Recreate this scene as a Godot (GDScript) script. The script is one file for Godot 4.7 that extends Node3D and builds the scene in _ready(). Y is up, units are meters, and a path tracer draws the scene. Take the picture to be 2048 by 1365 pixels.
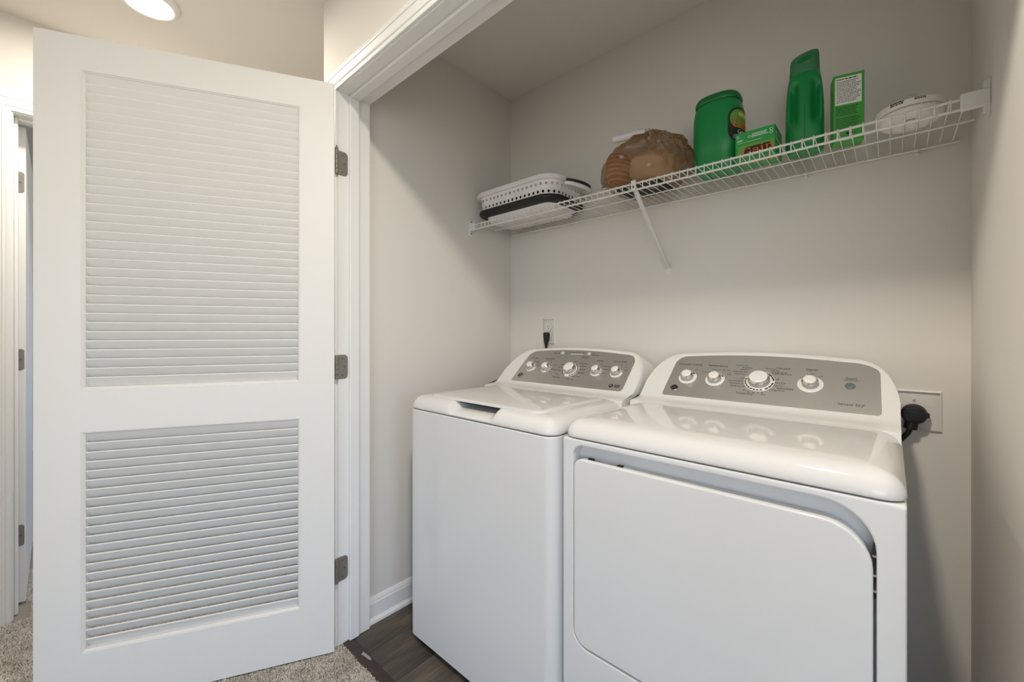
extends Node3D
# A laundry closet seen from the hall: louvred door, washer, dryer, wire shelf.
# World: x runs along the closet, y is up, z = -d where d is the distance into the closet from the camera.

var M := {}          # materials
var taken := {}      # how often a top-level name was used
var rng := RandomNumberGenerator.new()
var font_sans: SystemFont
var font_serif: SystemFont

# ---------------------------------------------------------------- shapes
class Sh:
	var v := PackedVector3Array()
	func tri(a: Vector3, b: Vector3, c: Vector3) -> void:
		v.append(a); v.append(b); v.append(c)
	func quad(a: Vector3, b: Vector3, c: Vector3, d: Vector3) -> void:
		tri(a, b, c); tri(a, c, d)
	func outward(start: int) -> void:
		# turn the closed piece that begins at start so that its faces look outwards
		if v.size() <= start: return
		var o := v[start]
		var vol := 0.0
		for i in range(start, v.size(), 3):
			vol += (v[i] - o).dot((v[i + 1] - o).cross(v[i + 2] - o))
		if vol < 0.0:
			for i in range(start, v.size(), 3):
				var t := v[i + 1]; v[i + 1] = v[i + 2]; v[i + 2] = t
	func box(a: Vector3, b: Vector3, bev := 0.0) -> void:
		var s := v.size()
		var c := (a + b) * 0.5
		var h := (b - a).abs() * 0.5
		var q := minf(bev, minf(h.x, minf(h.y, h.z)) * 0.98)
		var P := func(sx: float, sy: float, sz: float, ax: int) -> Vector3:
			var p := Vector3(sx * (h.x - q), sy * (h.y - q), sz * (h.z - q))
			p[ax] = [sx, sy, sz][ax] * h[ax]
			return c + p
		for ax in 3:
			for sg in [-1.0, 1.0]:
				var pts := []
				for k in [[-1.0, -1.0], [1.0, -1.0], [1.0, 1.0], [-1.0, 1.0]]:
					var e := [0.0, 0.0, 0.0]
					e[ax] = sg; e[(ax + 1) % 3] = k[0]; e[(ax + 2) % 3] = k[1]
					pts.append(P.call(e[0], e[1], e[2], ax))
				_face(pts, c)
		if q > 0.0:
			for ax in 3:
				var b1 := (ax + 1) % 3
				var b2 := (ax + 2) % 3
				for s1 in [-1.0, 1.0]:
					for s2 in [-1.0, 1.0]:
						var e := [0.0, 0.0, 0.0]
						e[b1] = s1; e[b2] = s2
						e[ax] = -1.0
						var p0: Vector3 = P.call(e[0], e[1], e[2], b1)
						var p1: Vector3 = P.call(e[0], e[1], e[2], b2)
						e[ax] = 1.0
						var p2: Vector3 = P.call(e[0], e[1], e[2], b2)
						var p3: Vector3 = P.call(e[0], e[1], e[2], b1)
						_face([p0, p1, p2, p3], c)
			for sx in [-1.0, 1.0]:
				for sy in [-1.0, 1.0]:
					for sz in [-1.0, 1.0]:
						_face([P.call(sx, sy, sz, 0), P.call(sx, sy, sz, 1), P.call(sx, sy, sz, 2)], c)
	func _face(p: Array, c: Vector3) -> void:
		var n: Vector3 = (p[1] - p[0]).cross(p[2] - p[0])
		if n.dot(p[0] - c) < 0.0: p.reverse()
		for i in range(1, p.size() - 1): tri(p[0], p[i], p[i + 1])
	func loft(rings: Array, cap0 := true, cap1 := true, closed := true, flip := false) -> void:
		var s := v.size()
		for i in rings.size() - 1:
			var a: PackedVector3Array = rings[i]
			var b: PackedVector3Array = rings[i + 1]
			var n := a.size()
			for j in (n if closed else n - 1):
				var k := (j + 1) % n
				quad(a[j], a[k], b[k], b[j])
		for e in 2:
			if not [cap0, cap1][e]: continue
			var r: PackedVector3Array = rings[0 if e == 0 else rings.size() - 1]
			var c := Vector3.ZERO
			for p in r: c += p
			c /= r.size()
			for j in r.size():
				var k := (j + 1) % r.size()
				if e == 0: tri(c, r[k], r[j])
				else: tri(c, r[j], r[k])
		if cap0 and cap1: outward(s)
		elif flip:
			for i in range(s, v.size(), 3):
				var t := v[i + 1]; v[i + 1] = v[i + 2]; v[i + 2] = t
	func tube(path: Array, r: float, n := 6, closed := false, flat := 1.0) -> void:
		var rings := []
		var up := Vector3(0.13, 0.97, 0.21).normalized()
		var m := path.size()
		var side := Vector3.ZERO
		for i in m:
			var t: Vector3
			if closed: t = path[(i + 1) % m] - path[(i - 1 + m) % m]
			else: t = path[mini(i + 1, m - 1)] - path[maxi(i - 1, 0)]
			t = t.normalized()
			if i == 0:
				side = t.cross(up)
				if side.length() < 0.2: side = t.cross(Vector3.RIGHT)
			side = (side - t * side.dot(t)).normalized()
			var other := t.cross(side)
			var ring := PackedVector3Array()
			for k in n:
				var a := TAU * k / n
				ring.append(path[i] + side * cos(a) * r + other * sin(a) * r * flat)
			rings.append(ring)
		if closed:
			var s := v.size()
			rings.append(rings[0])
			loft(rings, false, false)
			outward(s)
		else: loft(rings)
	func lathe(profile: Array, n := 24, at := Vector3.ZERO, sx := 1.0, sz := 1.0) -> void:
		# profile: [radius, height] from bottom to top
		var rings := []
		for p in profile:
			var ring := PackedVector3Array()
			for k in n:
				var a := TAU * k / n
				ring.append(at + Vector3(cos(a) * p[0] * sx, p[1], -sin(a) * p[0] * sz))
			rings.append(ring)
		loft(rings)
	func prism(o: PackedVector2Array, z0: float, z1: float, bev := 0.0, T := Transform3D.IDENTITY) -> void:
		# an outline drawn in x and y, given depth in z; bev rounds the z1 edge
		var s := v.size()
		var rings := []
		var steps := [[z0, 0.0]]
		if bev > 0.0:
			for k in 4:
				var a := PI * 0.5 * k / 3.0
				steps.append([z1 - bev + bev * sin(a), bev * (1.0 - cos(a))])
		else: steps.append([z1, 0.0])
		for st in steps:
			var q := inset(o, st[1])
			var ring := PackedVector3Array()
			for p in q: ring.append(T * Vector3(p.x, p.y, st[0]))
			rings.append(ring)
		loft(rings, false, false)
		for e in 2:
			var st: Array = steps[0 if e == 0 else steps.size() - 1]
			var q := inset(o, st[1])
			var ix := Geometry2D.triangulate_polygon(q)
			for i in range(0, ix.size(), 3):
				var a: Vector3 = T * Vector3(q[ix[i]].x, q[ix[i]].y, st[0])
				var b: Vector3 = T * Vector3(q[ix[i + 1]].x, q[ix[i + 1]].y, st[0])
				var c: Vector3 = T * Vector3(q[ix[i + 2]].x, q[ix[i + 2]].y, st[0])
				var want: Vector3 = T.basis.z * (1.0 if e == 1 else -1.0) * signf(z1 - z0)
				if (b - a).cross(c - a).dot(want) < 0.0: tri(a, c, b)
				else: tri(a, b, c)
		# walls face outwards once the caps do
		var ok := 0.0
		var c0 := Vector3.ZERO
		for p in o: c0 += T * Vector3(p.x, p.y, (z0 + z1) * 0.5)
		c0 /= o.size()
		var area := 0.0
		for i in o.size():
			var p := o[i]; var p2 := o[(i + 1) % o.size()]
			area += p.x * p2.y - p2.x * p.y
		ok = area * (z1 - z0)
		if ok < 0.0:
			var walls: int = s + (steps.size() - 1) * o.size() * 6
			for i in range(s, walls, 3):
				var t := v[i + 1]; v[i + 1] = v[i + 2]; v[i + 2] = t
	static func inset(o: PackedVector2Array, d: float) -> PackedVector2Array:
		if absf(d) < 1e-7: return o
		var n := o.size()
		var area := 0.0
		for i in n: area += o[i].cross(o[(i + 1) % n])
		var sg := 1.0 if area > 0.0 else -1.0
		var r := PackedVector2Array()
		for i in n:
			var e0 := (o[i] - o[(i - 1 + n) % n]).normalized()
			var e1 := (o[(i + 1) % n] - o[i]).normalized()
			var n0 := Vector2(-e0.y, e0.x) * sg
			var n1 := Vector2(-e1.y, e1.x) * sg
			var m := (n0 + n1).normalized()
			r.append(o[i] + m * d / maxf(m.dot(n0), 0.4))
		return r

# rounded rectangle, counter-clockwise from the bottom left; radii: bl, br, tr, tl; side: extra points along each side
func rrect(x0: float, y0: float, x1: float, y1: float, rad: Array, n := 5, side := 1) -> PackedVector2Array:
	var o := PackedVector2Array()
	var cs := [Vector2(x0 + rad[0], y0 + rad[0]), Vector2(x1 - rad[1], y0 + rad[1]), Vector2(x1 - rad[2], y1 - rad[2]), Vector2(x0 + rad[3], y1 - rad[3])]
	for c in 4:
		for k in n + 1:
			var a := PI + PI * 0.5 * (c + float(k) / n)
			o.append(cs[c] + Vector2(cos(a), sin(a)) * rad[c])
		var a2 := PI + PI * 0.5 * (c + 1.0)
		var here: Vector2 = cs[c] + Vector2(cos(a2), sin(a2)) * rad[c]
		var nx: int = (c + 1) % 4
		var there: Vector2 = cs[nx] + Vector2(cos(a2), sin(a2)) * rad[nx]
		for k in range(1, side): o.append(here.lerp(there, float(k) / side))
	return o

# the same outline drawn in by i, corners kept round
func rr_in(x0: float, y0: float, x1: float, y1: float, rad: Array, n: int, side: int, i: float) -> PackedVector2Array:
	var r := []
	for q in rad: r.append(clampf(q - i, minf(q, 0.006), 1.0))
	return rrect(x0 + i, y0 + i, x1 - i, y1 - i, r, n, side)

func plan(o: PackedVector2Array, y: float) -> PackedVector3Array:
	var r := PackedVector3Array()
	for p in o: r.append(Vector3(p.x, y, p.y))
	return r

func to_mesh(sh: Sh, crease := 38.0) -> ArrayMesh:
	var n := sh.v.size()
	var fn := PackedVector3Array(); fn.resize(n / 3)
	var fa := PackedVector3Array(); fa.resize(n / 3)
	var at := {}
	var key := PackedInt32Array(); key.resize(n)
	var lists := []
	for i in range(0, n, 3):
		var c := (sh.v[i + 1] - sh.v[i]).cross(sh.v[i + 2] - sh.v[i])
		fa[i / 3] = c
		fn[i / 3] = c.normalized()
		for j in 3:
			var p := sh.v[i + j]
			var k := Vector3i(roundi(p.x * 40000.0), roundi(p.y * 40000.0), roundi(p.z * 40000.0))
			var id: int = at.get(k, -1)
			if id < 0:
				id = lists.size(); at[k] = id; lists.append(PackedInt32Array())
			lists[id].append(i / 3)
			key[i + j] = id
	var cosc := cos(deg_to_rad(crease))
	var pos := PackedVector3Array(); pos.resize(n)
	var nor := PackedVector3Array(); nor.resize(n)
	for i in range(0, n, 3):
		var f := fn[i / 3]
		for j in 3:
			var s := Vector3.ZERO
			for o in lists[key[i + j]]:
				if fn[o].dot(f) > cosc: s += fa[o]
			if s.length_squared() < 1e-24: s = f
			var w: int = i + [0, 2, 1][j]
			pos[w] = sh.v[i + j]
			nor[w] = s.normalized()
	var arr := []
	arr.resize(Mesh.ARRAY_MAX)
	arr[Mesh.ARRAY_VERTEX] = pos
	arr[Mesh.ARRAY_NORMAL] = nor
	var m := ArrayMesh.new()
	m.add_surface_from_arrays(Mesh.PRIMITIVE_TRIANGLES, arr)
	return m

func put(called: String, mesh: Mesh, mat: Material, parent: Node = null, tr := Transform3D.IDENTITY) -> MeshInstance3D:
	var o := MeshInstance3D.new()
	o.mesh = mesh
	o.material_override = mat
	o.transform = tr
	o.name = called
	if parent == null:
		o.name = numbered(called)
		add_child(o)
	else: parent.add_child(o, true)
	return o

func obj(called: String, sh: Sh, mat: Material, parent: Node = null, crease := 38.0) -> MeshInstance3D:
	return put(called, to_mesh(sh, crease), mat, parent)

func numbered(called: String) -> String:
	taken[called] = taken.get(called, 0) + 1
	return called if taken[called] == 1 else "%s_%03d" % [called, taken[called] - 1]

func thing(called: String, label: String, category: String, at := Vector3.ZERO, turn := 0.0) -> Node3D:
	var o := Node3D.new()
	o.name = numbered(called)
	add_child(o)
	o.position = at
	o.rotation.y = turn
	o.set_meta("label", label)
	o.set_meta("category", category)
	return o

func tag(o: Node, label: String, category: String, group := "") -> void:
	o.set_meta("label", label)
	o.set_meta("category", category)
	if group: o.set_meta("group", group)

func struct(called: String, sh: Sh, mat: Material, label: String, category: String, crease := 38.0) -> MeshInstance3D:
	var o := obj(called, sh, mat, null, crease)
	o.set_meta("kind", "structure")
	o.set_meta("label", label)
	o.set_meta("category", category)
	return o

func part(called: String, parent: Node, at := Vector3.ZERO, b := Basis.IDENTITY) -> Node3D:
	var o := Node3D.new()
	o.name = called
	parent.add_child(o, true)
	o.transform = Transform3D(b, at)
	return o

func text(parent: Node, s: String, x: float, y: float, h: float, mat: Material, z := 0.0004, wide := 1.0, serif := false, turn := 0.0) -> MeshInstance3D:
	var t := TextMesh.new()
	t.text = s
	t.font = font_serif if serif else font_sans
	t.font_size = 48
	t.pixel_size = h / 36.0
	t.depth = 0.0003
	t.curve_step = 4.0
	var o := MeshInstance3D.new()
	o.mesh = t
	o.material_override = mat
	o.name = "lettering"
	o.position = Vector3(x, y, z)
	o.rotation.z = turn
	o.scale.x = wide
	parent.add_child(o, true)
	return o

# rows of word-like dashes for print too fine to read
func print_lines(parent: Node, x0: float, x1: float, y: float, h: float, z: float, m: Material, rows := 1, pitch := 0.006) -> void:
	var s := Sh.new()
	for r in rows:
		var x := x0
		var stop := x1 - rng.randf() * (x1 - x0) * 0.22
		while x < stop:
			var w := minf(h * rng.randf_range(0.8, 3.2), stop - x)
			s.box(Vector3(x, y - r * pitch - h * 0.5, z), Vector3(x + w, y - r * pitch + h * 0.5, z + 0.0002))
			x += w + h * 0.55
	obj("printed_lines", s, m, parent)

func mat(c: Color, rough := 0.6, metal := 0.0, spec := 0.5) -> StandardMaterial3D:
	var m := StandardMaterial3D.new()
	m.albedo_color = c
	m.roughness = rough
	m.metallic = metal
	m.metallic_specular = spec
	return m

func grain(freq: float, seed_: int, size := 256, oct := 3) -> NoiseTexture2D:
	var f := FastNoiseLite.new()
	f.seed = seed_
	f.frequency = freq
	f.fractal_octaves = oct
	var t := NoiseTexture2D.new()
	t.width = size; t.height = size
	t.seamless = true
	t.noise = f
	return t

func tinted(a: Color, b: Color, freq: float, seed_: int, size := 256, oct := 3) -> NoiseTexture2D:
	var t := grain(freq, seed_, size, oct)
	var g := Gradient.new()
	g.set_color(0, a); g.set_color(1, b)
	t.color_ramp = g
	return t

func relief(m: StandardMaterial3D, freq: float, cm: float, per_metre: float, seed_: int) -> void:
	var t := grain(freq, seed_)
	t.as_normal_map = true
	t.bump_strength = cm * 60.0
	m.normal_enabled = true
	m.normal_texture = t
	m.uv1_triplanar = true
	m.uv1_world_triplanar = true
	m.uv1_scale = Vector3.ONE * per_metre

# ---------------------------------------------------------------- materials
func make_materials() -> void:
	M.wall = mat(Color(0.873, 0.856, 0.830), 0.75, 0.0, 0.35)
	M.ceiling = mat(Color(0.895, 0.878, 0.85), 0.9, 0.0, 0.2)
	M.room_wall = mat(Color(0.80, 0.83, 0.83), 0.8, 0.0, 0.3)
	M.trim = mat(Color(0.91, 0.908, 0.903), 0.38, 0.0, 0.5)
	M.door = mat(Color(0.90, 0.892, 0.88), 0.45, 0.0, 0.5)
	M.nickel = mat(Color(0.55, 0.53, 0.50), 0.5, 0.6)
	M.screw = mat(Color(0.45, 0.43, 0.40), 0.45, 0.6)
	M.enamel = mat(Color(0.865, 0.867, 0.87), 0.06, 0.0, 0.5)
	M.enamel_rough = mat(Color(0.91, 0.905, 0.895), 0.2, 0.0, 0.5)
	M.enamel_top = mat(Color(0.865, 0.86, 0.855), 0.05, 0.0, 0.5)
	M.knob_white = mat(Color(0.92, 0.91, 0.895), 0.3)
	M.knob_grey = mat(Color(0.74, 0.73, 0.71), 0.4)
	M.chrome = mat(Color(0.86, 0.85, 0.83), 0.08, 1.0)
	M.black_gap = mat(Color(0.05, 0.05, 0.05), 0.6)
	M.rubber = mat(Color(0.06, 0.058, 0.055), 0.5)
	M.cord = mat(Color(0.045, 0.042, 0.04), 0.42)
	var pn := mat(Color(1, 1, 1), 0.43, 0.9, 0.5)
	pn.albedo_texture = tinted(Color(0.72, 0.71, 0.695), Color(0.92, 0.91, 0.895), 0.5, 11, 512, 2)
	pn.uv1_triplanar = true
	pn.uv1_scale = Vector3.ONE * 4.0
	M.panel = pn
	M.ink = mat(Color(0.13, 0.125, 0.12), 0.6)
	M.ink_grey = mat(Color(0.34, 0.33, 0.32), 0.6)
	M.ink_blue = mat(Color(0.32, 0.36, 0.55), 0.6)
	M.start = mat(Color(0.40, 0.44, 0.46), 0.35)
	M.light_grey = mat(Color(0.80, 0.80, 0.79), 0.35)
	M.wire = mat(Color(0.90, 0.89, 0.875), 0.35)
	M.clip = mat(Color(0.88, 0.88, 0.87), 0.4)
	M.plate = mat(Color(0.90, 0.885, 0.86), 0.35)
	M.basket = mat(Color(0.90, 0.89, 0.89), 0.4)
	M.basket_rubber = mat(Color(0.085, 0.08, 0.08), 0.55)
	M.green = mat(Color(0.10, 0.52, 0.27), 0.28, 0.0, 0.5)
	M.green_lid = mat(Color(0.08, 0.43, 0.22), 0.3)
	M.green_cap = mat(Color(0.22, 0.48, 0.31), 0.55)
	M.green_box = mat(Color(0.18, 0.60, 0.30), 0.4)
	M.green_carton = mat(Color(0.26, 0.64, 0.25), 0.42)
	M.print_white = mat(Color(0.92, 0.93, 0.90), 0.5)
	M.print_orange = mat(Color(0.90, 0.36, 0.12), 0.5)
	M.print_yellow = mat(Color(0.80, 0.80, 0.36), 0.5)
	M.print_dark = mat(Color(0.07, 0.16, 0.08), 0.5)
	M.print_leaf = mat(Color(0.42, 0.60, 0.25), 0.5)
	M.print_violet = mat(Color(0.45, 0.44, 0.56), 0.5)
	M.paper = mat(Color(0.90, 0.89, 0.91), 0.5)
	M.red = mat(Color(0.62, 0.13, 0.12), 0.5)
	M.detector = mat(Color(0.90, 0.885, 0.86), 0.4)
	var bag := mat(Color(0.53, 0.37, 0.19, 0.52), 0.22, 0.0, 0.5)
	bag.transparency = BaseMaterial3D.TRANSPARENCY_ALPHA
	bag.cull_mode = BaseMaterial3D.CULL_DISABLED
	M.bag = bag
	M.bundle = mat(Color(0.97, 0.83, 0.68), 0.6)
	M.check = mat(Color(0.80, 0.42, 0.26), 0.6)
	M.check_light = mat(Color(0.93, 0.80, 0.68), 0.6)
	M.dark_pack = mat(Color(0.10, 0.10, 0.09), 0.5)
	M.strip = mat(Color(0.235, 0.175, 0.165), 0.5)
	relief(M.strip, 0.03, 0.03, 4.0, 21)
	M.strip_worn = mat(Color(0.62, 0.60, 0.60), 0.5)
	M.carpet = mat(Color(1, 1, 1), 1.0, 0.0, 0.1)
	M.carpet.albedo_texture = tinted(Color(0.40, 0.37, 0.33), Color(0.80, 0.76, 0.70), 0.35, 31, 512, 3)
	M.carpet.uv1_triplanar = true
	M.carpet.uv1_world_triplanar = true
	M.carpet.uv1_scale = Vector3.ONE * 2.0
	M.tuft = mat(Color(1, 1, 1), 1.0, 0.0, 0.1)
	M.tuft.vertex_color_use_as_albedo = true
	for k in 4: M["plank%d" % k] = wood(k)
	M.gap = mat(Color(0.09, 0.08, 0.075), 0.9)
	M.lens = mat(Color(1, 1, 1), 0.4)
	M.lens.emission_enabled = true
	M.lens.emission = Color(1.0, 0.93, 0.82)
	M.lens.emission_energy_multiplier = 6.0
	var gl := mat(Color(0.9, 0.95, 0.95, 0.06), 0.02)
	gl.transparency = BaseMaterial3D.TRANSPARENCY_ALPHA
	M.glass = gl

func wood(k: int) -> StandardMaterial3D:
	# grey-brown vinyl plank: streaks that run along the plank (image y)
	var w := 128
	var h := 512
	var im := Image.create(w, h, false, Image.FORMAT_RGB8)
	var f := FastNoiseLite.new(); f.seed = 50 + k; f.frequency = 0.02; f.fractal_octaves = 3
	var g := FastNoiseLite.new(); g.seed = 80 + k; g.frequency = 0.09; g.fractal_octaves = 4
	var dark := Color(0.165, 0.158, 0.152)
	var mid := Color(0.335, 0.31, 0.285)
	var light := Color(0.50, 0.43, 0.355)
	for y in h:
		for x in w:
			var broad := f.get_noise_2d(x * 0.9, y * 0.20) * 0.5 + 0.5
			var fine := g.get_noise_2d(x * 3.0 + 14.0 * broad, y * 0.13) * 0.5 + 0.5
			var t := broad * 0.75 + fine * 0.55 - 0.15 + (k - 1.5) * 0.05
			var c := dark.lerp(mid, clampf(t * 1.7, 0, 1)).lerp(light, clampf((t - 0.52) * 2.2, 0, 1))
			im.set_pixel(x, y, c)
	var m := mat(Color.WHITE, 0.5, 0.0, 0.4)
	m.albedo_texture = ImageTexture.create_from_image(im)
	return m

# ---------------------------------------------------------------- the start
func _ready() -> void:
	rng.seed = 7
	font_sans = SystemFont.new(); font_sans.font_names = PackedStringArray(["Droid Sans"])
	font_serif = SystemFont.new(); font_serif.font_names = PackedStringArray(["Droid Serif"])
	# camera: level, 14.6 mm on full frame, lens shifted down a little
	var cam := Camera3D.new()
	cam.name = "camera"
	cam.projection = Camera3D.PROJECTION_FRUSTUM
	cam.near = 0.05
	cam.far = 60.0
	cam.size = 0.05 * 1365.0 / 831.4
	cam.frustum_offset = Vector2(0.0, -0.05 * 17.5 / 831.4)
	cam.position = Vector3(0, 1.16, 0)
	cam.rotation_degrees.y = 42.36
	add_child(cam)
	cam.current = true
	# daylight outside the windows
	var env := Environment.new()
	env.background_mode = Environment.BG_SKY
	var sm := ProceduralSkyMaterial.new()
	sm.sky_top_color = Color(0.66, 0.775, 0.925)
	sm.sky_horizon_color = Color(0.825, 0.90, 0.98)
	sm.ground_bottom_color = Color(0.74, 0.73, 0.69)
	sm.ground_horizon_color = Color(0.78, 0.80, 0.80)
	sm.energy_multiplier = 1.0
	var sky := Sky.new()
	sky.sky_material = sm
	env.sky = sky
	env.background_energy_multiplier = 5.9
	env.tonemap_mode = Environment.TONE_MAPPER_LINEAR
	env.tonemap_exposure = 1.04
	env.sdfgi_enabled = true
	env.ssao_enabled = true
	env.ssil_enabled = true
	var we := WorldEnvironment.new()
	we.name = "world_environment"
	we.environment = env
	add_child(we)
	make_materials()
	build_setting()
	build_lights()
	build_louvre_door()
	build_hall_door()
	build_washer()
	build_dryer()
	build_outlets()
	build_shelf()
	build_basket()
	build_bag()
	build_tub()
	build_sheet_box()
	build_bottle()
	build_carton()
	build_detector()
	build_carpet()

const CEIL := 2.43

func build_setting() -> void:
	var s := Sh.new()
	# floors
	s = Sh.new()
	s.box(Vector3(-6.3, -0.1, -0.722), Vector3(3.1, 0.0, 2.72))
	s.box(Vector3(-6.3, -0.1, -2.2), Vector3(-1.60, 0.0, -0.722))
	struct("floor", s, M.carpet, "speckled beige cut-pile carpet of the hall", "floor")
	s = Sh.new()
	s.box(Vector3(-1.60, -0.1, -1.80), Vector3(0.30, -0.004, -0.722))
	var fl := struct("floor", s, M.gap, "grey-brown wood-look plank floor inside the laundry closet", "floor")
	# planks run into the closet
	var seams := [-1.545, -1.395, -1.215, -1.035, -0.855, -0.675, -0.495, -0.315, -0.135, 0.045, 0.165]
	for i in seams.size() - 1:
		for seg in 2:
			var cut := -1.10 - 0.23 * ((i * 7) % 3)
			var za: float = -0.745 if seg == 0 else cut - 0.0008
			var zb: float = cut + 0.0008 if seg == 0 else -1.682
			put("plank", plank_mesh(seams[i] + 0.0006, seams[i + 1] - 0.0006, za, zb), M["plank%d" % ((i * 3 + seg * 2 + 1) % 4)], fl)
	s = Sh.new()
	var o := PackedVector2Array([Vector2(-0.716, 0.0), Vector2(-0.757, 0.0), Vector2(-0.757, 0.002), Vector2(-0.750, 0.005), Vector2(-0.735, 0.007), Vector2(-0.722, 0.006), Vector2(-0.716, 0.003)])
	s.loft([ring_x(o, -1.503), ring_x(o, 0.149)])
	var st := struct("trim", s, M.strip, "dark brown floor strip between the carpet and the planks", "threshold")
	st.name = "trim_7"
	s = Sh.new()
	var wo := PackedVector2Array([Vector2(-1.408, 0.747), Vector2(-1.400, 0.734), Vector2(-1.392, 0.738), Vector2(-1.360, 0.742), Vector2(-1.350, 0.748), Vector2(-1.365, 0.751)])
	var T := Transform3D(Basis(Vector3.RIGHT, Vector3(0, 0, -1), Vector3.UP), Vector3(0, 0.0055, 0))
	s.prism(wo, 0.0, 0.0015, 0.0, T)
	obj("worn_spot", s, M.strip_worn, st)
	# closet shell
	s = Sh.new()
	s.box(Vector3(-1.626, 0, -1.80), Vector3(-1.54, CEIL, -0.826))
	struct("wall_left", s, M.wall, "greige side wall of the closet beside the washer", "wall")
	s = Sh.new()
	s.box(Vector3(-2.72, 0, -1.80), Vector3(0.30, CEIL, -1.68))
	struct("wall_back", s, M.wall, "greige back wall of the closet behind the wire shelf", "wall")
	s = Sh.new()
	s.box(Vector3(0.161, 0, -1.68), Vector3(0.28, CEIL, -0.826))
	struct("wall_right", s, M.wall, "greige side wall of the closet beside the dryer", "wall")
	s = Sh.new()
	s.box(Vector3(-1.626, 0, -0.826), Vector3(-1.52, CEIL, -0.70))
	s.box(Vector3(-1.52, 2.064, -0.826), Vector3(0.166, CEIL, -0.70))
	s.box(Vector3(0.166, 0, -0.826), Vector3(3.1, CEIL, -0.70))
	struct("wall_front", s, M.wall, "greige hall wall above and beside the closet opening", "wall")
	# hall
	s = Sh.new()
	s.box(Vector3(-2.72, 0, 0.133), Vector3(-2.60, CEIL, 0.85))
	s.box(Vector3(-2.72, 2.055, -0.72), Vector3(-2.60, CEIL, 0.133))
	s.box(Vector3(-2.72, 0, -1.68), Vector3(-2.60, CEIL, -0.72))
	struct("wall_hall", s, M.wall, "cream hall wall around the second doorway", "wall")
	s = Sh.new()
	s.box(Vector3(-2.72, 0, 0.85), Vector3(-1.2, CEIL, 0.97))
	s.box(Vector3(-1.32, 0, 0.97), Vector3(-1.2, CEIL, 2.72))
	s.box(Vector3(-1.2, 0, 2.6), Vector3(0.0, CEIL, 2.72))
	s.box(Vector3(2.4, 0, 2.6), Vector3(3.1, CEIL, 2.72))
	s.box(Vector3(0.0, 0, 2.6), Vector3(2.4, 0.10, 2.72))
	s.box(Vector3(0.0, 2.2, 2.6), Vector3(2.4, CEIL, 2.72))
	struct("wall_hall_rear", s, M.wall, "hall wall facing the closet", "wall")
	s = Sh.new()
	s.box(Vector3(3.0, 0, -0.70), Vector3(3.1, 0.35, 2.6))
	s.box(Vector3(3.0, 2.2, -0.70), Vector3(3.1, CEIL, 2.6))
	s.box(Vector3(3.0, 0.35, -0.70), Vector3(3.1, 2.2, -0.60))
	s.box(Vector3(3.0, 0.35, 1.10), Vector3(3.1, 2.2, 2.6))
	struct("wall_hall_end", s, M.wall, "hall end wall with the window", "wall")
	window("window_3", Vector3(0.0, 0.10, 2.66), Vector3(2.4, 2.2, 2.66), false, "wide window far behind, facing the closet")
	window("window_1", Vector3(3.05, 0.35, -0.60), Vector3(3.05, 2.2, 1.10), true, "tall hall window letting in daylight")
	s = Sh.new()
	s.box(Vector3(-2.72, CEIL, -1.80), Vector3(3.1, CEIL + 0.1, 2.72))
	struct("ceiling", s, M.ceiling, "flat off-white ceiling of hall and closet", "ceiling")
	# the room behind the second doorway
	s = Sh.new()
	s.box(Vector3(-6.3, 0, -2.2), Vector3(-6.2, CEIL, 2.3))
	s.box(Vector3(-6.2, 0, 2.2), Vector3(-2.72, CEIL, 2.3))
	s.box(Vector3(-2.72, 0, 0.97), Vector3(-2.62, CEIL, 2.3))
	s.box(Vector3(-2.72, 0, -2.2), Vector3(-2.62, CEIL, -1.80))
	s.box(Vector3(-6.2, 0, -2.2), Vector3(-5.2, CEIL, -2.1))
	s.box(Vector3(-3.2, 0, -2.2), Vector3(-2.72, CEIL, -2.1))
	s.box(Vector3(-5.2, 0, -2.2), Vector3(-3.2, 0.6, -2.1))
	s.box(Vector3(-5.2, 2.15, -2.2), Vector3(-3.2, CEIL, -2.1))
	struct("wall_room", s, M.room_wall, "pale blue-grey wall seen through the second doorway", "wall")
	window("window_2", Vector3(-5.2, 0.6, -2.15), Vector3(-3.2, 2.15, -2.15), false, "wide window of the room behind the second doorway")
	s = Sh.new()
	s.box(Vector3(-6.3, CEIL, -2.2), Vector3(-2.72, CEIL + 0.1, 2.3))
	struct("ceiling", s, M.ceiling, "ceiling of the room behind the second doorway", "ceiling").name = "ceiling_room"
	s = Sh.new()
	s.box(Vector3(-6.2, 0, -2.1), Vector3(-6.185, 0.095, 2.2), 0.003)
	struct("baseboard_room", s, M.trim, "white baseboard seen through the second doorway", "baseboard")
	# door frame of the closet: jamb boards and stops
	s = Sh.new()
	s.box(Vector3(-1.52, 0.002, -0.826), Vector3(-1.504, 2.064, -0.70), 0.0012)
	var fr := struct("trim", s, M.trim, "white painted jamb frame of the closet opening", "door frame")
	fr.name = "trim_1"
	s = Sh.new(); s.box(Vector3(-1.504, 2.048, -0.826), Vector3(0.150, 2.064, -0.70), 0.0012)
	obj("head_jamb", s, M.trim, fr)
	s = Sh.new(); s.box(Vector3(0.150, 0.002, -0.826), Vector3(0.166, 2.064, -0.70), 0.0012)
	obj("side_jamb", s, M.trim, fr)
	s = Sh.new(); s.box(Vector3(-1.504, 0.004, -0.778), Vector3(-1.493, 2.048, -0.740), 0.003)
	obj("stop", s, M.trim, fr)
	s = Sh.new(); s.box(Vector3(-1.493, 2.037, -0.778), Vector3(0.139, 2.048, -0.740), 0.003)
	obj("stop", s, M.trim, fr)
	s = Sh.new(); s.box(Vector3(0.139, 0.004, -0.778), Vector3(0.150, 2.048, -0.740), 0.003)
	obj("stop", s, M.trim, fr)
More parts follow.
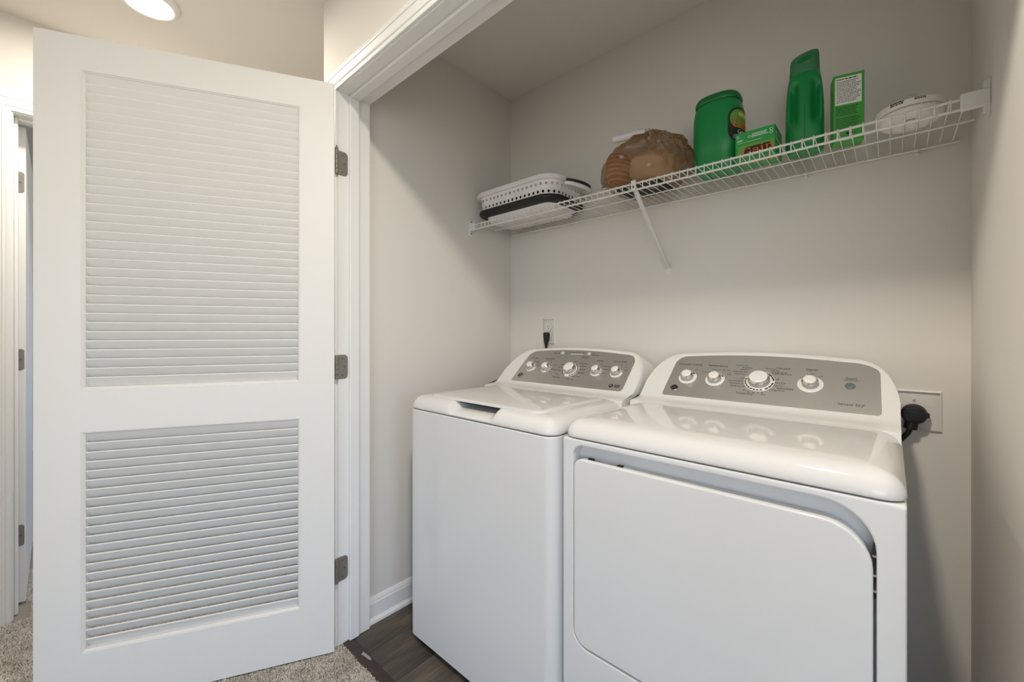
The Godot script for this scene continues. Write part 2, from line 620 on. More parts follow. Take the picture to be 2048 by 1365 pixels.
	# casing of the closet opening, mitred
	var prof := casing_profile()
	var x0 := -1.509
	var x1 := 0.155
	var top := 2.053
	var runs := [[], [], [], []]
	for p in prof:
		runs[0].append(Vector3(x0 - p.x, 0.0, -0.70 + p.y))
		runs[1].append(Vector3(x0 - p.x, top + p.x, -0.70 + p.y))
		runs[2].append(Vector3(x1 + p.x, top + p.x, -0.70 + p.y))
		runs[3].append(Vector3(x1 + p.x, 0.0, -0.70 + p.y))
	var nm := ["white moulded casing beside the louvred door hinges", "white moulded casing along the top of the closet opening", "white moulded casing on the dryer side of the opening"]
	for i in 3:
		s = Sh.new()
		s.loft([PackedVector3Array(runs[i]), PackedVector3Array(runs[i + 1])])
		struct("trim", s, M.trim, nm[i], "casing", 20.0).name = "trim_%d" % (i + 2)
	# baseboards in the closet
	var bp := PackedVector2Array([Vector2(0, 0), Vector2(0.022, 0), Vector2(0.021, 0.010), Vector2(0.013, 0.019), Vector2(0.012, 0.020), Vector2(0.012, 0.075), Vector2(0.0095, 0.080), Vector2(0.0095, 0.084), Vector2(0.005, 0.096), Vector2(0.003, 0.098), Vector2(0, 0.098)])
	var a := PackedVector3Array(); var b := PackedVector3Array()
	for p in bp:
		a.append(Vector3(-1.54 + p.x, p.y, -0.826)); b.append(Vector3(-1.54 + p.x, p.y, -1.68 + p.x))
	s = Sh.new(); s.loft([a, b])
	struct("baseboard_left", s, M.trim, "white baseboard on the closet wall beside the washer", "baseboard", 25.0)
	a = PackedVector3Array(); b = PackedVector3Array()
	for p in bp:
		a.append(Vector3(-1.54 + p.x, p.y, -1.68 + p.x)); b.append(Vector3(0.161 - p.x, p.y, -1.68 + p.x))
	s = Sh.new(); s.loft([a, b])
	struct("baseboard_back", s, M.trim, "white baseboard along the closet back wall", "baseboard", 25.0)
	a = PackedVector3Array(); b = PackedVector3Array()
	for p in bp:
		a.append(Vector3(0.161 - p.x, p.y, -0.826)); b.append(Vector3(0.161 - p.x, p.y, -1.68 + p.x))
	s = Sh.new(); s.loft([a, b])
	struct("baseboard_right", s, M.trim, "white baseboard on the closet wall beside the dryer", "baseboard", 25.0)

func casing_profile() -> Array:
	return [Vector2(0, 0), Vector2(0, 0.0075), Vector2(0.0015, 0.009), Vector2(0.010, 0.0098), Vector2(0.0125, 0.0098), Vector2(0.0135, 0.0084), Vector2(0.0150, 0.0084), Vector2(0.0165, 0.0105), Vector2(0.0195, 0.0122), Vector2(0.0225, 0.0118), Vector2(0.0240, 0.0100), Vector2(0.030, 0.0106), Vector2(0.040, 0.0126), Vector2(0.0435, 0.0132), Vector2(0.0445, 0.0122), Vector2(0.0460, 0.0122), Vector2(0.0475, 0.0142), Vector2(0.052, 0.0158), Vector2(0.060, 0.0158), Vector2(0.0635, 0.0145), Vector2(0.065, 0.012), Vector2(0.065, 0)]

func ring_x(o: PackedVector2Array, x: float) -> PackedVector3Array:
	var r := PackedVector3Array()
	for p in o: r.append(Vector3(x, p.y, p.x))
	return r

func plank_mesh(xa: float, xb: float, za: float, zb: float) -> ArrayMesh:
	var st := SurfaceTool.new()
	st.begin(Mesh.PRIMITIVE_TRIANGLES)
	var e := 0.0007
	var ring := [[xa, za, -0.004], [xa, za, -e], [xa + e, za - e, 0.0]]
	var c := [[Vector3(xa, -0.004, za), Vector3(xb, -0.004, za), Vector3(xb, -0.004, zb), Vector3(xa, -0.004, zb)],
		[Vector3(xa, -e, za), Vector3(xb, -e, za), Vector3(xb, -e, zb), Vector3(xa, -e, zb)],
		[Vector3(xa + e, 0, za - e), Vector3(xb - e, 0, za - e), Vector3(xb - e, 0, zb + e), Vector3(xa + e, 0, zb + e)]]
	var add := func(p: Vector3, q: Vector3, r: Vector3, n: Vector3) -> void:
		for w in [p, r, q]:
			st.set_normal(n)
			st.set_uv(Vector2((w.x - xa) / 0.18, (w.z + 0.7) / 1.1))
			st.add_vertex(w)
	for lv in 2:
		for k in 4:
			var k2 := (k + 1) % 4
			var p: Vector3 = c[lv][k]; var q: Vector3 = c[lv][k2]; var r: Vector3 = c[lv + 1][k2]; var t: Vector3 = c[lv + 1][k]
			var n := (q - p).cross(r - p).normalized()
			add.call(p, q, r, n); add.call(p, r, t, n)
	add.call(c[2][0], c[2][1], c[2][2], Vector3.UP)
	add.call(c[2][0], c[2][2], c[2][3], Vector3.UP)
	return st.commit()

func window(called: String, a: Vector3, b: Vector3, along_z: bool, label: String) -> void:
	var s := Sh.new()
	var w := 0.05
	if along_z:
		s.box(Vector3(a.x - 0.04, a.y, a.z), Vector3(a.x + 0.04, b.y, a.z + w), 0.004)
		s.box(Vector3(a.x - 0.04, a.y, b.z - w), Vector3(a.x + 0.04, b.y, b.z), 0.004)
		s.box(Vector3(a.x - 0.04, a.y, a.z + w), Vector3(a.x + 0.04, a.y + w, b.z - w), 0.004)
		s.box(Vector3(a.x - 0.04, b.y - w, a.z + w), Vector3(a.x + 0.04, b.y, b.z - w), 0.004)
	else:
		s.box(Vector3(a.x, a.y, a.z - 0.04), Vector3(a.x + w, b.y, a.z + 0.04), 0.004)
		s.box(Vector3(b.x - w, a.y, a.z - 0.04), Vector3(b.x, b.y, a.z + 0.04), 0.004)
		s.box(Vector3(a.x + w, a.y, a.z - 0.04), Vector3(b.x - w, a.y + w, a.z + 0.04), 0.004)
		s.box(Vector3(a.x + w, b.y - w, a.z - 0.04), Vector3(b.x - w, b.y, a.z + 0.04), 0.004)
	var o := struct(called, s, M.trim, label, "window")
	s = Sh.new()
	if along_z: s.box(Vector3(a.x - 0.003, a.y + w, a.z + w), Vector3(a.x + 0.003, b.y - w, b.z - w))
	else: s.box(Vector3(a.x + w, a.y + w, a.z - 0.003), Vector3(b.x - w, b.y - w, a.z + 0.003))
	obj("pane", s, M.glass, o)

# ---------------------------------------------------------------- lamps
func build_lights() -> void:
	lamp(Vector3(-2.10, CEIL, -0.24), "round white ceiling light above the louvred door", 1.7)
	lamp(Vector3(-0.25, CEIL, -0.26), "round ceiling light over the hall in front of the machines", 2.25)

func lamp(at: Vector3, label: String, k: float) -> void:
	var t := thing("ceiling_light", label, "light", at)
	var s := Sh.new()
	s.lathe([[0.072, -0.010], [0.074, -0.017], [0.078, -0.019], [0.084, -0.017], [0.092, -0.010], [0.095, -0.003], [0.095, 0.0]], 40)
	obj("trim_ring", s, M.trim, t)
	s = Sh.new()
	s.lathe([[0.03, -0.0145], [0.06, -0.014], [0.073, -0.0125], [0.073, -0.004]], 40)
	obj("lens", s, M.lens, t)
	var l := AreaLight3D.new()
	l.name = "lamp_light"
	l.area_size = Vector2(0.12, 0.12)
	l.light_color = Color(1.0, 0.963, 0.905)
	l.light_energy = k
	l.shadow_enabled = true
	l.rotation_degrees.x = -90
	l.position = Vector3(0, -0.021, 0)
	t.add_child(l)

# ---------------------------------------------------------------- doors
func build_louvre_door() -> void:
	# local x from the free edge (-W) to the hinge edge (0), z towards the viewer, face at z = 0
	var W := 0.812
	var H := 2.045
	var D := 0.035
	var d := Node3D.new()
	d.name = "door_1"
	add_child(d)
	d.set_meta("kind", "structure")
	d.set_meta("label", "white louvred closet door with two slatted panels, standing open")
	d.set_meta("category", "door")
	d.position = Vector3(-1.48, 0.010, -0.674)
	d.rotation_degrees.y = 62.4
	var s := Sh.new()
	s.box(Vector3(-0.110, 0, -D), Vector3(0, H, 0))
	obj("stile", s, M.door, d)
	s = Sh.new()
	s.box(Vector3(-W, 0, -D), Vector3(-W + 0.108, H, 0))
	obj("stile", s, M.door, d)
	var xa := -W + 0.108
	var xb := -0.110
	var ys := [[0.0, 0.178, "bottom_rail"], [0.847, 0.975, "lock_rail"], [1.942, H, "top_rail"]]
	for r in ys:
		s = Sh.new()
		s.box(Vector3(xa, r[0], -D), Vector3(xb, r[1], 0.0))
		obj(r[2], s, M.door, d)
	# moulding round each louvred field, slats inside it
	var slat := Sh.new()
	var cs := PackedVector3Array()
	var ang := atan2(0.022, 0.034)
	var hl := 0.0195
	var th := 0.0032
	var lx := xb - xa - 0.012
	var rings := [PackedVector3Array(), PackedVector3Array()]
	for k in 12:
		# a thin board with rounded long edges; its front edge is the upper one
		var a := TAU * k / 12.0
		var l := cos(a) * th + (hl - th) * signf(cos(a)) if absf(cos(a)) > 0.01 else 0.0
		var w := sin(a) * th
		var y := l * cos(ang) - w * sin(ang)
		var z := l * sin(ang) + w * cos(ang)
		rings[0].append(Vector3(-lx * 0.5, y, z))
		rings[1].append(Vector3(lx * 0.5, y, z))
	slat.loft(rings)
	var sm := to_mesh(slat, 50.0)
	for f in [[0.178, 0.847, 23], [0.975, 1.942, 34]]:
		s = Sh.new()
		var pr := [Vector2(0, 0.0), Vector2(0.0008, -0.0022), Vector2(0.0030, -0.0022), Vector2(0.0062, -0.0062), Vector2(0.0075, -0.0075), Vector2(0.0075, -0.032), Vector2(0, -0.032)]
		var loops := []
		for p in pr:
			var q := PackedVector3Array([Vector3(xa + p.x, f[0] + p.x, p.y), Vector3(xb - p.x, f[0] + p.x, p.y), Vector3(xb - p.x, f[1] - p.x, p.y), Vector3(xa + p.x, f[1] - p.x, p.y)])
			loops.append(q)
		s.loft(loops, false, false)
		obj("moulding", s, M.door, d, 15.0)
		var pitch: float = (f[1] - f[0] - 0.015) / f[2]
		for i in f[2]:
			put("slat", sm, M.door, d, Transform3D(Basis.IDENTITY, Vector3((xa + xb) * 0.5, f[0] + 0.0075 + pitch * (i + 0.5), -0.0185)))
	# hinges at the pivot, leaf let into the jamb
	var inv := d.transform.affine_inverse()
	for y in [1.785, 1.032, 0.285]:
		var h := Node3D.new()
		h.name = "hinge"
		d.add_child(h, true)
		h.transform = inv * Transform3D(Basis.IDENTITY, Vector3(-1.4965, y, -0.6905))
		hinge_parts(h, Basis.IDENTITY, y > 1.5)

func hinge_parts(h: Node3D, b: Basis, finial: bool) -> void:
	# barrel on the y axis, leaf reaching back along -z with its face towards +x
	var s := Sh.new()
	var o := rrect(0.0, -0.0445, 0.041, 0.0445, [0.002, 0.014, 0.014, 0.002], 5)
	s.prism(o, 0.0, 0.0022, 0.0006, Transform3D(b * Basis(Vector3(0, 0, -1), Vector3.UP, Vector3.RIGHT), b * Vector3(-0.0075, 0, -0.004)))
	obj("leaf", s, M.nickel, h)
	s = Sh.new()
	for k in 5:
		s.lathe([[0.0052, -0.0445 + k * 0.0178 + 0.0004], [0.0058, -0.0445 + k * 0.0178 + 0.001], [0.0058, -0.0445 + (k + 1) * 0.0178 - 0.001], [0.0052, -0.0445 + (k + 1) * 0.0178 - 0.0004]], 14)
	if finial: s.lathe([[0.0045, 0.0445], [0.0062, 0.046], [0.006, 0.049], [0.0035, 0.053], [0.0012, 0.060]], 14)
	obj("barrel", s, M.nickel, h)
	for p in [[0.024, 0.031], [0.032, 0.0], [0.024, -0.031]]:
		s = Sh.new()
		s.lathe([[0.0036, 0.0], [0.0036, 0.0008], [0.003, 0.0012]], 12)
		var m := put("screw", to_mesh(s), M.screw, h, Transform3D(b * Basis(Vector3.UP, Vector3.RIGHT, Vector3(0, 0, -1)).orthonormalized(), b * Vector3(-0.0053, p[1], -p[0])))

func build_hall_door() -> void:
	# second doorway: opening d -0.085 .. 0.70 in the wall at x = -2.60
	var s := Sh.new()
	s.box(Vector3(-2.725, 0.002, 0.116), Vector3(-2.598, 2.04, 0.133), 0.001)
	s.box(Vector3(-2.725, 2.04, -0.72), Vector3(-2.598, 2.056, 0.133), 0.001)
	s.box(Vector3(-2.725, 0.002, -0.72), Vector3(-2.598, 2.04, -0.704), 0.001)
	s.box(Vector3(-2.675, 0.004, 0.105), Vector3(-2.64, 2.04, 0.116), 0.002)
	s.box(Vector3(-2.675, 2.029, -0.70), Vector3(-2.64, 2.04, 0.105), 0.002)
	struct("trim", s, M.trim, "white jamb of the second doorway", "door frame").name = "trim_5"
	var prof := casing_profile()
	var runs := [[], [], [], []]
	for p in prof:
		runs[0].append(Vector3(-2.60 + p.y, 0.0, 0.121 + p.x))
		runs[1].append(Vector3(-2.60 + p.y, 2.045 + p.x, 0.121 + p.x))
		runs[2].append(Vector3(-2.60 + p.y, 2.045 + p.x, -0.709 - p.x))
		runs[3].append(Vector3(-2.60 + p.y, 0.0, -0.709 - p.x))
	s = Sh.new()
	for i in 3: s.loft([PackedVector3Array(runs[i]), PackedVector3Array(runs[i + 1])])
	struct("trim", s, M.trim, "white moulded casing round the second doorway", "casing", 20.0).name = "trim_6"
	var d := Node3D.new()
	d.name = "door_2"
	add_child(d)
	d.set_meta("kind", "structure")
	d.set_meta("label", "white door swung into the room behind the second doorway")
	d.set_meta("category", "door")
	d.position = Vector3(-2.732, 0.012, 0.122)
	s = Sh.new()
	s.box(Vector3(-0.76, 0, -0.035), Vector3(0, 2.022, 0), 0.0015)
	obj("slab", s, M.trim, d)
	for y in [1.785, 1.032, 0.285]:
		var h := part("hinge", d, Vector3(0.0, y, 0.004))
		s = Sh.new()
		var o := rrect(0.001, -0.0445, 0.031, 0.0445, [0.002, 0.010, 0.010, 0.002], 5)
		s.prism(o, 0.0, 0.0018, 0.0005, Transform3D(Basis(Vector3(0, 0, -1), Vector3.UP, Vector3.RIGHT), Vector3(0, 0, -0.004)))
		obj("leaf", s, M.nickel, h)
		s = Sh.new()
		s.lathe([[0.005, -0.0445], [0.0058, -0.043], [0.0058, 0.043], [0.005, 0.0445]], 14, Vector3(0.004, 0, 0.002))
		obj("barrel", s, M.nickel, h)
		for p in [[0.012, 0.031], [0.020, 0.0], [0.012, -0.031]]:
			s = Sh.new()
			s.lathe([[0.0036, 0.0], [0.0036, 0.0008], [0.003, 0.0012]], 12)
			put("screw", to_mesh(s), M.screw, h, Transform3D(Basis(Vector3.UP, Vector3.RIGHT, Vector3(0, 0, -1)).orthonormalized(), Vector3(0.0015, p[1], -0.004 - p[0])))

# ---------------------------------------------------------------- machines
const PE := Vector3(0, 0.6549, -0.7557)      # up along the tilted control panel
const PN := Vector3(0, 0.7557, 0.6549)       # out of it

func panel_basis() -> Basis:
	return Basis(Vector3.RIGHT, PE, PN)

func panel_at(x: float, s: float, out := 0.0) -> Vector3:
	return Vector3(x, 0.94, -0.48) + PE * s + PN * out

func console_height(x: float) -> float:
	var a := absf(x)
	if a < 0.22: return 1.092 - 0.010 * (a / 0.22) * (a / 0.22)
	var q := clampf((a - 0.22) / 0.118, 0, 1)
	return maxf(0.93 + 0.152 * pow(1.0 - pow(q, 2.6), 1.0 / 2.6), 0.958)

func console(parent: Node, hw: float) -> void:
	var xs := []
	for i in 9: xs.append(-0.22 + 0.055 * i)
	var ends := []
	for i in range(1, 15): ends.append(0.22 + (hw - 0.22) * sin(PI * 0.5 * i / 14.0))
	for e in ends:
		xs.append(e); xs.push_front(-e)
	var rings := []
	for x in xs:
		var t := console_height(x * 0.335 / hw)
		var k := 0.15 / 0.13
		var zp := func(y: float) -> float: return -0.48 - (y - 0.94) * k
		var r := PackedVector3Array()
		for p in [[-0.70, 0.88], [-0.39, 0.88], [-0.398, 0.9225], [-0.408, 0.9265], [-0.440, 0.9290], [-0.458, 0.9310], [-0.470, 0.9350], [-0.48, 0.94]]:
			r.append(Vector3(x, p[1], p[0]))
		for p in [[0.55, 0.0], [0.0, 0.0]]:
			var y: float = lerpf(t - 0.016, 0.94, p[0])
			r.append(Vector3(x, y, zp.call(y)))
		var zt: float = zp.call(t - 0.016)
		for p in [[0.006, 0.009], [0.011, 0.004], [0.018, 0.001], [0.026, 0.0], [0.034, 0.002]]:
			r.append(Vector3(x, t - p[1], minf(zt - p[0], -0.48)))
		r.append(Vector3(x, t - 0.02, -0.70))
		rings.append(r)
	var s := Sh.new()
	s.loft(rings)
	obj("console", s, M.enamel_rough, parent, 33.0)

func control_panel(parent: Node, xl: float, xr: float) -> MeshInstance3D:
	# plate on the tilted face: rounded corners, top edge slightly arched
	var o := PackedVector2Array()
	var base := rrect(xl, 0.004, xr, 0.198, [0.010, 0.014, 0.045, 0.040], 8, 14)
	for p in base:
		var t := (p.x - xl) / (xr - xl) * 2.0 - 1.0
		var y := p.y
		var x := p.x
		if y > 0.10: y += 0.017 * (1.0 - t * t) * (y - 0.10) / 0.098
		x -= signf(t) * 0.006 * (y / 0.2) * absf(t)
		o.append(Vector2(x, y))
	var s := Sh.new()
	s.prism(o, -0.002, 0.0010, 0.0006)
	var m := put("control_panel", to_mesh(s), M.panel, parent, Transform3D(panel_basis(), panel_at(0, 0)))
	m.set_meta("label", "brushed silver control panel with printed settings")
	return m

func knob(parent: Node, x: float, sp: float, r: float, ring: float, mark: float) -> void:
	var k := part("knob", parent, panel_at(x, sp, 0.0), Basis(Vector3.RIGHT, PN, -PE))
	var s := Sh.new()
	s.lathe([[ring, 0.0], [ring, 0.0016], [ring - 0.0015, 0.0024], [ring - 0.006, 0.0020], [r + 0.001, 0.0026]], 36)
	obj("dial_ring", s, M.knob_white, k)
	s = Sh.new()
	s.lathe([[r, 0.001], [r, 0.011], [r - 0.0012, 0.013]], 36)
	obj("skirt", s, M.knob_grey, k)
	s = Sh.new()
	s.lathe([[r - 0.002, 0.012], [r + 0.0008, 0.0145], [r + 0.0004, 0.019], [r - 0.004, 0.0225], [r - 0.006, 0.0225]], 36)
	obj("chrome_band", s, M.chrome, k)
	s = Sh.new()
	s.lathe([[r - 0.004, 0.014], [r - 0.0045, 0.0235], [r - 0.0065, 0.0252], [r * 0.5, 0.0262], [0.001, 0.0264]], 36)
	obj("cap", s, M.knob_white, k)
	s = Sh.new()
	var a := deg_to_rad(mark)
	var p := Vector3(sin(a), 0, -cos(a))
	s.tube([p * (r - 0.0062) + Vector3(0, 0.0236, 0), p * (r + 0.0004) + Vector3(0, 0.0205, 0)], 0.0012, 6)
	obj("pointer", s, M.knob_white, k)

func marks(panel: Node, x: float, y: float, r0: float, r1: float, a0: float, a1: float, n: int, fill := 0.72) -> void:
	# row of dark dashes round a dial, angles clockwise from the top
	var s := Sh.new()
	for i in n:
		var b0 := deg_to_rad(lerpf(a0, a1, (i + (1.0 - fill) * 0.5) / n))
		var b1 := deg_to_rad(lerpf(a0, a1, (i + (1.0 + fill) * 0.5) / n))
		var o := PackedVector2Array()
		for k in 4: o.append(Vector2(sin(lerpf(b0, b1, k / 3.0)), cos(lerpf(b0, b1, k / 3.0))) * r1)
		for k in 4: o.append(Vector2(sin(lerpf(b1, b0, k / 3.0)), cos(lerpf(b1, b0, k / 3.0))) * r0)
		s.prism(o, 0.0, 0.0032)
	var m := obj("dial_marks", s, M.ink, panel)
	m.position = Vector3(x, y, 0)

func emblem(panel: Node, x: float, y: float) -> void:
	var s := Sh.new()
	s.lathe([[0.0135, 0.0], [0.0135, 0.0016], [0.0128, 0.0022], [0.0118, 0.0018], [0.0001, 0.0018]], 28)
	var m := put("emblem", to_mesh(s), M.black_gap, panel, Transform3D(Basis(Vector3.RIGHT, Vector3(0, 0, 1), Vector3(0, -1, 0)), Vector3(x, y, 0.0008)))
	m.set_meta("label", "round black emblem with silver script letters")
	s = Sh.new()
	var ring := []
	for k in 32: ring.append(Vector3(cos(TAU * k / 32.0) * 0.0126, sin(TAU * k / 32.0) * 0.0126, 0.0030))
	s.tube(ring, 0.0011, 6, true)
	var r := obj("emblem_ring", s, M.chrome, panel)
	r.position = Vector3(x, y, 0)
	text(panel, "GE", x, y, 0.012, M.chrome, 0.0030, 0.9, true, 0.12)

func press_button(panel: Node, x: float, y: float, r: float, m: Material) -> void:
	var s := Sh.new()
	s.lathe([[r, 0.0], [r, 0.003], [r - 0.001, 0.0042], [r * 0.6, 0.005], [0.0005, 0.0052]], 24)
	put("button", to_mesh(s), m, panel, Transform3D(Basis(Vector3.RIGHT, Vector3(0, 0, 1), Vector3(0, -1, 0)), Vector3(x, y, 0.0005)))

# plan outline of a machine: x across, y holds z; front at +
func machine_plan(hw: float, zf: float, zb: float, rf: float, rb: float, side := 1) -> PackedVector2Array:
	return rrect(-hw, zb, hw, zf, [rb, rb, rf, rf], 6, side)

func top_cover(parent: Node, hw: float, scoop: bool) -> void:
	var steps := [[0.875, 0.012], [0.8755, 0.001], [0.880, -0.001], [0.890, 0.0005], [0.900, 0.005], [0.908, 0.011], [0.914, 0.018], [0.9185, 0.027], [0.9215, 0.038], [0.9232, 0.052], [0.9240, 0.075]]
	var rings := []
	for i in steps.size():
		var st: Array = steps[i]
		var o := rr_in(-hw, -0.67, hw, 0.0, [0.02, 0.02, 0.036, 0.036], 6, 48, st[1])
		var r := PackedVector3Array()
		for p in o:
			var y: float = st[0]
			var z := p.y
			if scoop and z > -0.10 and i >= 3:
				# finger scoop under the lid's front edge
				var w := absf(p.x - 0.0)
				var k := clampf((0.112 - w) / 0.028, 0, 1)
				k = k * k * (3 - 2 * k)
				if z > -0.08:
					var t := clampf((i - 2) / 5.0, 0, 1)
					z -= k * 0.034 * t
					y -= k * 0.020 * t
			r.append(Vector3(p.x, y, z))
		rings.append(r)
	var s := Sh.new()
	s.loft(rings)
	obj("top_cover", s, M.enamel_top, parent, 40.0)

func cabinet(parent: Node, hw: float, zf: float, rf: float, called := "cabinet") -> void:
	var base := machine_plan(hw, zf, -0.66, rf, 0.01)
	var s := Sh.new()
	var rings := []
	for st in [[0.022, 0.004], [0.026, 0.0], [0.868, 0.0], [0.871, 0.0015], [0.8722, 0.004]]:
		rings.append(plan(Sh.inset(base, st[1]), st[0]))
	s.loft(rings)
	obj(called, s, M.enamel, parent)
	s = Sh.new()
	s.loft([plan(Sh.inset(base, 0.012), 0.86), plan(Sh.inset(base, 0.012), 0.882)])
	obj("seam_gasket", s, M.black_gap, parent)
	for x in [-1, 1]:
		for z in [zf - 0.06, -0.60]:
			s = Sh.new()
			s.lathe([[0.022, 0.0], [0.024, 0.004], [0.016, 0.010], [0.016, 0.026]], 16, Vector3(x * (hw - 0.06), 0, z))
			obj("foot", s, M.rubber, parent)

func build_washer() -> void:
	var t := thing("washing_machine", "white top-loading washing machine beside the closet's side wall, lid closed", "washer", Vector3(-1.0155, 0.0, -0.905))
	var hw := 0.3385
	cabinet(t, hw, 0.0, 0.030)
	top_cover(t, hw, true)
	# lid, gently domed, in a shallow seat
	var s := Sh.new()
	var rings := []
	for st in [[0.9195, 0.003], [0.9215, 0.0], [0.9265, 0.0005], [0.9285, 0.004], [0.9298, 0.012], [0.931, 0.05], [0.9325, 0.12]]:
		rings.append(plan(rr_in(-0.268, -0.394, 0.268, -0.036, [0.012, 0.012, 0.040, 0.040], 6, 10, st[1]), st[0]))
	s.loft(rings)
	obj("lid", s, M.enamel_top, t, 40.0)
	s = Sh.new()
	s.box(Vector3(-0.100, 0.9145, -0.075), Vector3(0.100, 0.9195, -0.046), 0.001)
	obj("lid_latch_slot", s, M.black_gap, t)
	s = Sh.new()
	s.lathe([[0.003, 0.922], [0.003, 0.9262], [0.001, 0.927]], 10, Vector3(0.278, 0, -0.452))
	obj("lid_hinge_pin", s, M.black_gap, t)
	console(t, 0.3365)
	var p := control_panel(t, -0.258, 0.290)
	for k in [[-0.1926, 0.0925, 0.0185, 0.026], [-0.1081, 0.0930, 0.0185, 0.026], [0.0197, 0.0934, 0.027, 0.0385], [0.1445, 0.0950, 0.0185, 0.026], [0.2317, 0.0960, 0.0185, 0.026]]:
		knob(t, k[0], k[1], k[2], k[3], 14.0)
	marks(p, 0.0197, 0.0934, 0.0335, 0.037, 20, 165, 8, 0.8)
	marks(p, 0.0197, 0.0934, 0.0335, 0.037, 195, 340, 7, 0.8)
	marks(p, -0.1926, 0.0925, 0.0222, 0.025, 30, 90, 2)
	marks(p, -0.1081, 0.0930, 0.0222, 0.025, 10, 150, 5)
	marks(p, 0.1445, 0.0950, 0.0222, 0.025, 20, 130, 4)
	marks(p, 0.2317, 0.0960, 0.0222, 0.025, 20, 90, 2)
	emblem(p, -0.2215, 0.040)
	press_button(p, -0.0712, 0.1922, 0.0085, M.light_grey)
	press_button(p, 0.0647, 0.1934, 0.0085, M.light_grey)
	for i in 4:
		s = Sh.new()
		s.box(Vector3(-0.026 + i * 0.0165, 0.1870, 0.0), Vector3(-0.012 + i * 0.0165, 0.1905, 0.0022), 0.0006)
		obj("indicator_light", s, M.print_white, p)
	var z := 0.0012
	text(p, "Deep Fill", -0.103, 0.190, 0.0062, M.ink, z)
	text(p, "On", -0.052, 0.191, 0.0055, M.ink, z)
	for i in 5: text(p, ["Fill", "Soak", "Wash", "Rinse", "Spin"][i], -0.036 + i * 0.0178, 0.1985, 0.0045, M.ink, z)
	text(p, "Start", 0.086, 0.197, 0.0055, M.ink, z)
	text(p, "Hold to Cancel", 0.096, 0.187, 0.0045, M.ink, z)
	text(p, "Lid Locked", 0.058, 0.174, 0.0055, M.ink, z)
	text(p, "Add Garment", 0.058, 0.167, 0.0045, M.ink_grey, z)
	text(p, "Soil Level", -0.206, 0.1515, 0.0068, M.ink, z)
	text(p, "Temperature", -0.1185, 0.153, 0.0068, M.ink, z)
	text(p, "Rinse Cold", -0.1185, 0.144, 0.0045, M.ink_grey, z)
	text(p, "Options", 0.135, 0.156, 0.0068, M.ink, z)
	text(p, "Stain PreTreat", 0.225, 0.1565, 0.0068, M.ink, z)
	var near := [["Extra Light", -0.183, 0.130], ["Light", -0.166, 0.121], ["Heavy", -0.160, 0.108], ["Cold", -0.1025, 0.1315], ["Cool", -0.0735, 0.117], ["Warm", -0.0735, 0.091], ["Hot", -0.078, 0.072], ["Off", 0.150, 0.136], ["Extra Rinse", 0.178, 0.127], ["Fabric Softener", 0.181, 0.110], ["Both", 0.176, 0.088], ["Off", 0.238, 0.137], ["On", 0.258, 0.130], ["Auto", 0.266, 0.112]]
	for q in near: text(p, q[0], q[1], q[2], 0.0046, M.ink, z)
	var cyc := [["Colors", 0.024, 0.143], ["Bulky Items", 0.066, 0.135], ["Casuals", 0.073, 0.119], ["Delicates", 0.077, 0.100], ["Active Wear", 0.076, 0.080], ["Speed Wash", 0.066, 0.058], ["Drain + Spin", 0.044, 0.041], ["Whites", -0.030, 0.122], ["Heavy", -0.037, 0.106], ["Rinse + Spin", -0.044, 0.086], ["Soak", -0.034, 0.064], ["Basket Clean", -0.026, 0.046]]
	for q in cyc: text(p, q[0], q[1], q[2], 0.0052, M.ink, z)
	press_badge(p, 0.237, 0.028)
	text(p, "HE", 0.237, 0.028, 0.007, M.light_grey, 0.0026)
	s = Sh.new()
	s.box(Vector3(0.250, 0.021, 0.0), Vector3(0.273, 0.035, 0.0014), 0.0004)
	obj("badge", s, M.ink_grey, p)

func press_badge(p: Node, x: float, y: float) -> void:
	var s := Sh.new()
	s.lathe([[0.009, 0.0], [0.009, 0.001], [0.0001, 0.001]], 20)
	put("badge", to_mesh(s), M.ink, p, Transform3D(Basis(Vector3.RIGHT, Vector3(0, 0, 1), Vector3(0, -1, 0)), Vector3(x, y, 0.001)))

